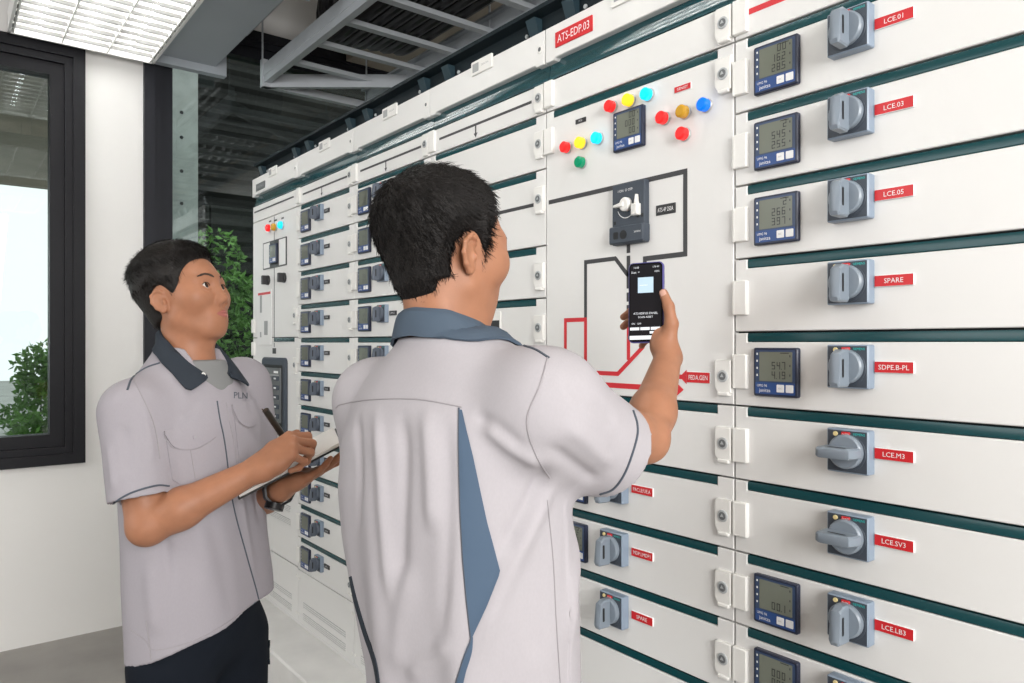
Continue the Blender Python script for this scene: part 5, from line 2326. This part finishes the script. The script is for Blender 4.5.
# ------------------------------------------------------------------ the man holding up the phone
def man_phone():
    base = np.array([-.085, 1.12, 0.0])
    FT = np.array([.64, .768])
    RT = frame(FT)
    a = math.radians(51)
    FH = np.array([math.sin(a), math.cos(a)])
    sc_ = .97
    RH = frame(FH, math.radians(1), math.radians(0))
    O = np.array([-.101, 1.137, 1.592])
    pe = empty('person', c2w(base), GAM)
    tag(pe, 'man seen from behind in white-grey shirt with slate-blue back inserts, raising a phone', 'person')
    shR = np.array([.050, 1.005, 1.358])
    shL = np.array([-.232, 1.245, 1.352])
    elR = np.array(P(645, 439, 1.185))
    elL = np.array([-.235, 1.350, 1.09])
    wrL = np.array([-.10, 1.48, 1.08])

    # phone frame
    pc = P(646.3, 302.5, 1.395)
    t = math.radians(25)
    r_ = np.array([math.cos(t), -math.sin(t), .025])
    n_ = np.array([-math.sin(t), -math.cos(t), .10])
    r_ /= np.linalg.norm(r_)
    n_ = n_ - r_ * (n_ @ r_)
    n_ /= np.linalg.norm(n_)
    u_ = np.cross(n_, r_)
    b_ = -n_

    def ph(r, b, u):
        return pc + r_ * r + b_ * b + u_ * u
    wrR = ph(.041, .004, -.104)

    S = SDF(.0020)
    T = head(S, O, RH, sc_, .92)
    S.cap(O + RH @ np.array([-.022, 0, -.045]), np.array([-.104, 1.128, 1.42]), .053, .054, .03)
    S.cap(O + RH @ np.array([.010, 0, -.070]), np.array([-.085, 1.145, 1.42]), .044, .052, .03)
    S.ell([-.09, 1.12, 1.28], (.105, .165, .13), RT, .05)
    S.ell([-.085, 1.12, 1.05], (.10, .15, .24), RT, .05)
    S.ell([-.08, 1.12, .86], (.105, .155, .12), RT, .05)
    for a_, b2, c in ((shR, elR, wrR), (shL, elL, wrL)):
        S.cap(a_, b2, .050, .0385, .03)
        m1 = b2 + (c - b2) * .30
        S.cap(b2, m1, .0375, .0370, .012)
        S.cap(m1, c, .0370, .0245, .02)
    X = r_ * -.25 + b_ * .60 + u_ * .75
    N = -r_ - u_ * .28
    Q, inf, th = hand(S, wrR, X, N, True, [(40, 48, 26), (46, 50, 28), (50, 54, 30), (54, 56, 30)], spread=.02, sc_=1.0,
                      thumb=[ph(.041, -.002, -.082), ph(.0500, -.008, -.044), ph(.0460, -.013, -.012), ph(.0365, -.0135, .014)])
    hand(S, wrL, np.array([.85, .2, -.1]), np.array([-.2, -.9, -.2]), False, [(30, 40, 25)] * 4)
    v, q = S.mesh(smooth=2)
    put('body', np_mesh('body', v - base, q, [M['skinB']]), pe)
    body_bvh = bvh_of(v, q)
    face_details(pe, base, T, RH, sc_, M['iris'], body_bvh)
    nb = MB()
    nail_mesh(nb, th[3], th[2], n_, .0082, M['nail'])
    shift(nb, base)
    nb.build('thumbnail', pe)

    S = hair_cap(O, RH, sc_, [(-.08, .003), (-.03, .007), (.02, .012), (.06, .017), (.10, .019), (.13, .019)],
                 [(-.08, -.05), (-.05, -.05), (-.035, .022), (.0, .028), (.03, .038), (.05, .058), (.075, .078), (.10, .088), (.14, .090)], nape=-.082)
    hv, hq = S.mesh(smooth=2)
    hm = MB()
    hm.add(list(hv), [tuple(int(i) for i in f) for f in hq], M['hairB'])
    crown = np.array([-.075, .006, .105])

    def flow(p):
        l = ((p - O) @ RH) / sc_
        d = l - crown
        d = d / np.maximum(np.linalg.norm(d, axis=1, keepdims=True), .01)
        sw = np.stack([-d[:, 1], d[:, 0], 0 * d[:, 0]], 1)
        return (d + sw * .35) @ RH.T

    def length(p):
        l = ((p - O) @ RH) / sc_
        return np.interp(l[:, 2], [-.08, -.02, .04, .10], [.014, .018, .022, .024])
    hair_strands(hm, hv, hq, np.arange(len(hq)), 16000, flow, length, .22, .00065, M['hairB'], 9, seg=3, jitter=.15)
    shift(hm, base)
    hm.build('hair', pe)

    S = SDF(.007)
    S.ell([-.060, 1.10, .80], (.108, .148, .13), RT, .05)
    leg_pair(S, np.array([-.060, 1.10, .74]), RT, 0, r=(.092, .072, .060))
    v, q = S.mesh(smooth=2)
    put('trousers', np_mesh('trousers', v - base, q, [M['trouser']]), pe)
    shoes(pe, base, np.array([-.060, 1.10, 0]), RT)

    # shirt
    S = SDF(.0034)
    rings = [(.715, .012, -.034, .132, .168), (.80, .012, -.034, .132, .168), (.95, .010, -.030, .132, .170), (1.06, .004, -.018, .136, .182), (1.14, 0, -.006, .138, .188), (1.22, -.006, 0, .136, .190),
             (1.30, -.010, 0, .124, .186), (1.355, -.012, 0, .106, .165), (1.395, -.010, 0, .088, .122), (1.435, -.006, 0, .072, .086), (1.458, -.004, 0, .066, .072)]
    o = [-.092, 1.125]
    f_, lo, hi = torso_field(o, FT, rings, 2.4)
    S.fn(f_, lo, hi, .02)
    L = RT[:, 1]
    nk = np.array([o[0], o[1], 0])
    S.cap(nk - L * .07 + [0, 0, 1.392], shR + [.0, .0, .012], .056, .063, .05)
    S.cap(nk + L * .07 + [0, 0, 1.388], shL + [0, 0, .002], .054, .056, .05)
    cuR = P(609, 449, 1.105)
    flat_cone(S, shR + [-.006, .0, .0], cuR, .076, .0715, .04)
    cuL = shL + (elL - shL) * .75
    flat_cone(S, shL, cuL, .066, .064, .035)
    for cu, sh in ((cuR, shR), (cuL, shL)):
        u = (cu - sh) / np.linalg.norm(cu - sh)
        rr = .0665 if cu is cuR else .058
        S.cap(cu - u * .035, cu + u * .05, rr, rr, .004, True)

    def dsp(p):
        l = (p - nk) @ L
        z = p[..., 2]
        down = np.clip((1.36 - z) / .30, 0, 1)
        fold = np.sin(l * 46 + .6 + 1.6 * (1.3 - z)) * .0050 + np.sin(l * 83 + 2.2 - 2.5 * z) * .0022
        bk = ((p - nk) @ RT[:, 0]) < .03
        return -fold * down * bk + wob(p, ((8, .004), (19, .002)), 8)
    S.disp = dsp
    v, q = S.mesh(smooth=3)
    bv = bvh_of(v, q)
    nr = vnormals(v, q)
    v = crease(v, nr, bv, [
        ([(374, 402), (380, 450), (384, 520), (392, 620)], .007, .012),
        ([(400, 402), (404, 450), (402, 520), (400, 600)], -.007, .013),
        ([(425, 402), (430, 460), (432, 540)], .007, .013),
        ([(445, 404), (448, 470), (446, 560), (440, 650)], -.005, .012),
        ([(357, 410), (360, 470), (358, 540)], -.005, .010),
        ([(560, 470), (545, 500), (520, 550), (490, 620), (478, 670)], .008, .014),
        ([(545, 465), (525, 510), (500, 560)], -.007, .012),
        ([(480, 420), (510, 445), (545, 468)], .007, .012),
        ([(470, 412), (500, 430), (530, 455)], -.005, .010),
        ([(555, 420), (585, 440), (615, 470)], .005, .012),
        ([(540, 440), (570, 462), (600, 485)], -.006, .011),
        ([(560, 385), (590, 400), (618, 425)], -.004, .012),
        ([(585, 520), (575, 580), (572, 650)], .006, .018),
        ([(530, 540), (535, 600), (540, 670)], -.005, .018),
        ([(410, 560), (400, 620), (396, 680)], .006, .018),
        ([(455, 640), (430, 660), (405, 678)], .005, .012)])
    v = smooth_verts(v, q, 1)
    bv = bvh_of(v, q)
    so = put('shirt', np_mesh('shirt', v - base, q, [M['shirtB']]), pe)
    tag(so, 'white-grey short-sleeved work shirt')
    b = MB()
    C = np.array([-.100, 1.128])
    half = [(0, .061, 1.500, .076, 1.461), (45, .062, 1.496, .083, 1.455), (90, .064, 1.478, .098, 1.428), (120, .070, 1.448, .122, 1.385), (140, .072, 1.430, .128, 1.365), (160, .076, 1.412, .100, 1.385)]
    rows = [(-a, b1, c1, d1, e1) for a, b1, c1, d1, e1 in reversed(half[1:])] + half
    collar(b, C, RT, rows, M['collarB'], bv)
    shift(b, base)
    co = b.build('collar', so)
    recalc(co.data)
    tag(co, 'slate-blue shirt collar')
    b = MB()
    patch(b, bv, [(459.5, 410), (459.3, 440), (459.8, 470), (461, 515), (463.5, 560), (467, 600), (471, 638)],
          [(462, 410), (467, 432), (473, 456), (487, 522), (500.5, 572), (487, 606), (472, 638)], M['blue'], 40, 10, .0015, curve=False)
    patch(b, bv, [(471, 638), (465, 652), (459, 672), (456, 690)], [(473, 637), (472, 652), (466, 672), (462, 690)], M['blue'], 14, 5, .0015)
    shift(b, base)
    tag(b.build('back_insert', so), 'slate-blue pleat insert')
    b = MB()
    patch(b, bv, [(349.5, 577), (354, 600), (363, 632), (373, 662), (378, 690)], [(351.5, 576), (357, 599), (366.5, 631), (376.5, 661), (381, 690)], M['navy'], 20, 4, .0015)
    shift(b, base)
    tag(b.build('back_insert', so), 'slate-blue pleat insert')
    sm = MB()
    seam(sm, bv, [(459, 408), (458.8, 440), (459.3, 470), (460.5, 515), (463, 560), (466.5, 600), (471, 640), (463, 660), (456, 683)], .0014, M['piping'], 60, curve=False)
    seam(sm, bv, [(336, 408), (343, 404), (374, 399.5), (418, 399.5), (462, 407)], .0011, M['seam'], 50)
    seam(sm, bv, [(548, 356), (540, 385), (527, 420), (536, 455), (550, 478)], .0010, M['seam'], 40)
    seam(sm, bv, [(524, 346), (536, 350), (549, 358)], .0018, M['piping'], 14)
    seam(sm, bv, [(633, 411), (637, 425), (636, 440), (626, 470), (614, 488), (600, 494)], .0019, M['piping'], 40)
    seam(sm, bv, [(547, 500), (553, 560), (556, 620), (560, 683)], .0009, M['seam'], 40)
    shift(sm, base)
    sm.build('piping', so)

    # ---- phone
    pe2 = empty('mobile_phone', c2w(pc), GAM)
    tag(pe2, 'mobile phone in a purple case, held up in front of the line diagram', 'phone')
    mt = Matrix(((r_[0], b_[0], u_[0], 0), (r_[1], b_[1], u_[1], 0), (r_[2], b_[2], u_[2], 0), (0, 0, 0, 1)))
    hw, hh = .0340, .0775
    b = MB()
    b.plate(rrect(-hw, hw, -hh, hh, .009, 6), -.0045, .0055, M['case'], .002)
    b.xf(mt)
    b.build('case', pe2)
    b = MB()
    b.plate(rrect(-hw + .0018, hw - .0018, -hh + .0018, hh - .0018, .008, 6), -.0052, -.003, M['phonefront'], .0006)
    b.xf(mt)
    b.build('glass_front', pe2)
    b = MB()
    y = -.0054
    b.flat(rrect(-hw + .004, hw - .004, -hh + .005, hh - .005, .006, 5), y, M['scr'])
    y -= .0001

    def bar(x0, x1, z0, z1, m):
        b.flat([(x0, z0), (x1, z0), (x1, z1), (x0, z1)], y, m)
    b.text('12:45', -.018, .0675, .0035, y, M['scrw'], .014)
    b.text('LTE 84', .020, .0675, .003, y, M['scrw'], .014)
    b.text('Scan  =', -.020, .0585, .0042, y, M['scrw'], .016)
    b.text('100%', .022, .0585, .0032, y, M['scrw'])
    bar(-.015, .015, .018, .048, M['scrb'])
    bar(-.012, .004, .032, .0335, M['scrw'])
    b.text('ATS-EDP.03 PANEL', 0, -.0215, .0040, y, M['scrw'], .054)
    b.text('SCAN ASSET', 0, -.0285, .0036, y, M['scrw'], .036)
    b.text('ON', -.024, -.0410, .003, y, M['scrw'])
    b.text('OFF', -.012, -.0410, .003, y, M['scrw'])
    for x0 in (-.030, -.010, .010):
        bar(x0, x0 + .018, -.0535, -.0480, M['scrw'])
    bar(.008, .030, -.0605, -.0560, M['scrw'])
    bar(-.031, .031, -.0715, -.0640, M['scrw'])
    b.xf(mt)
    b.build('screen', pe2, smooth=False)


man_writing()
man_phone()
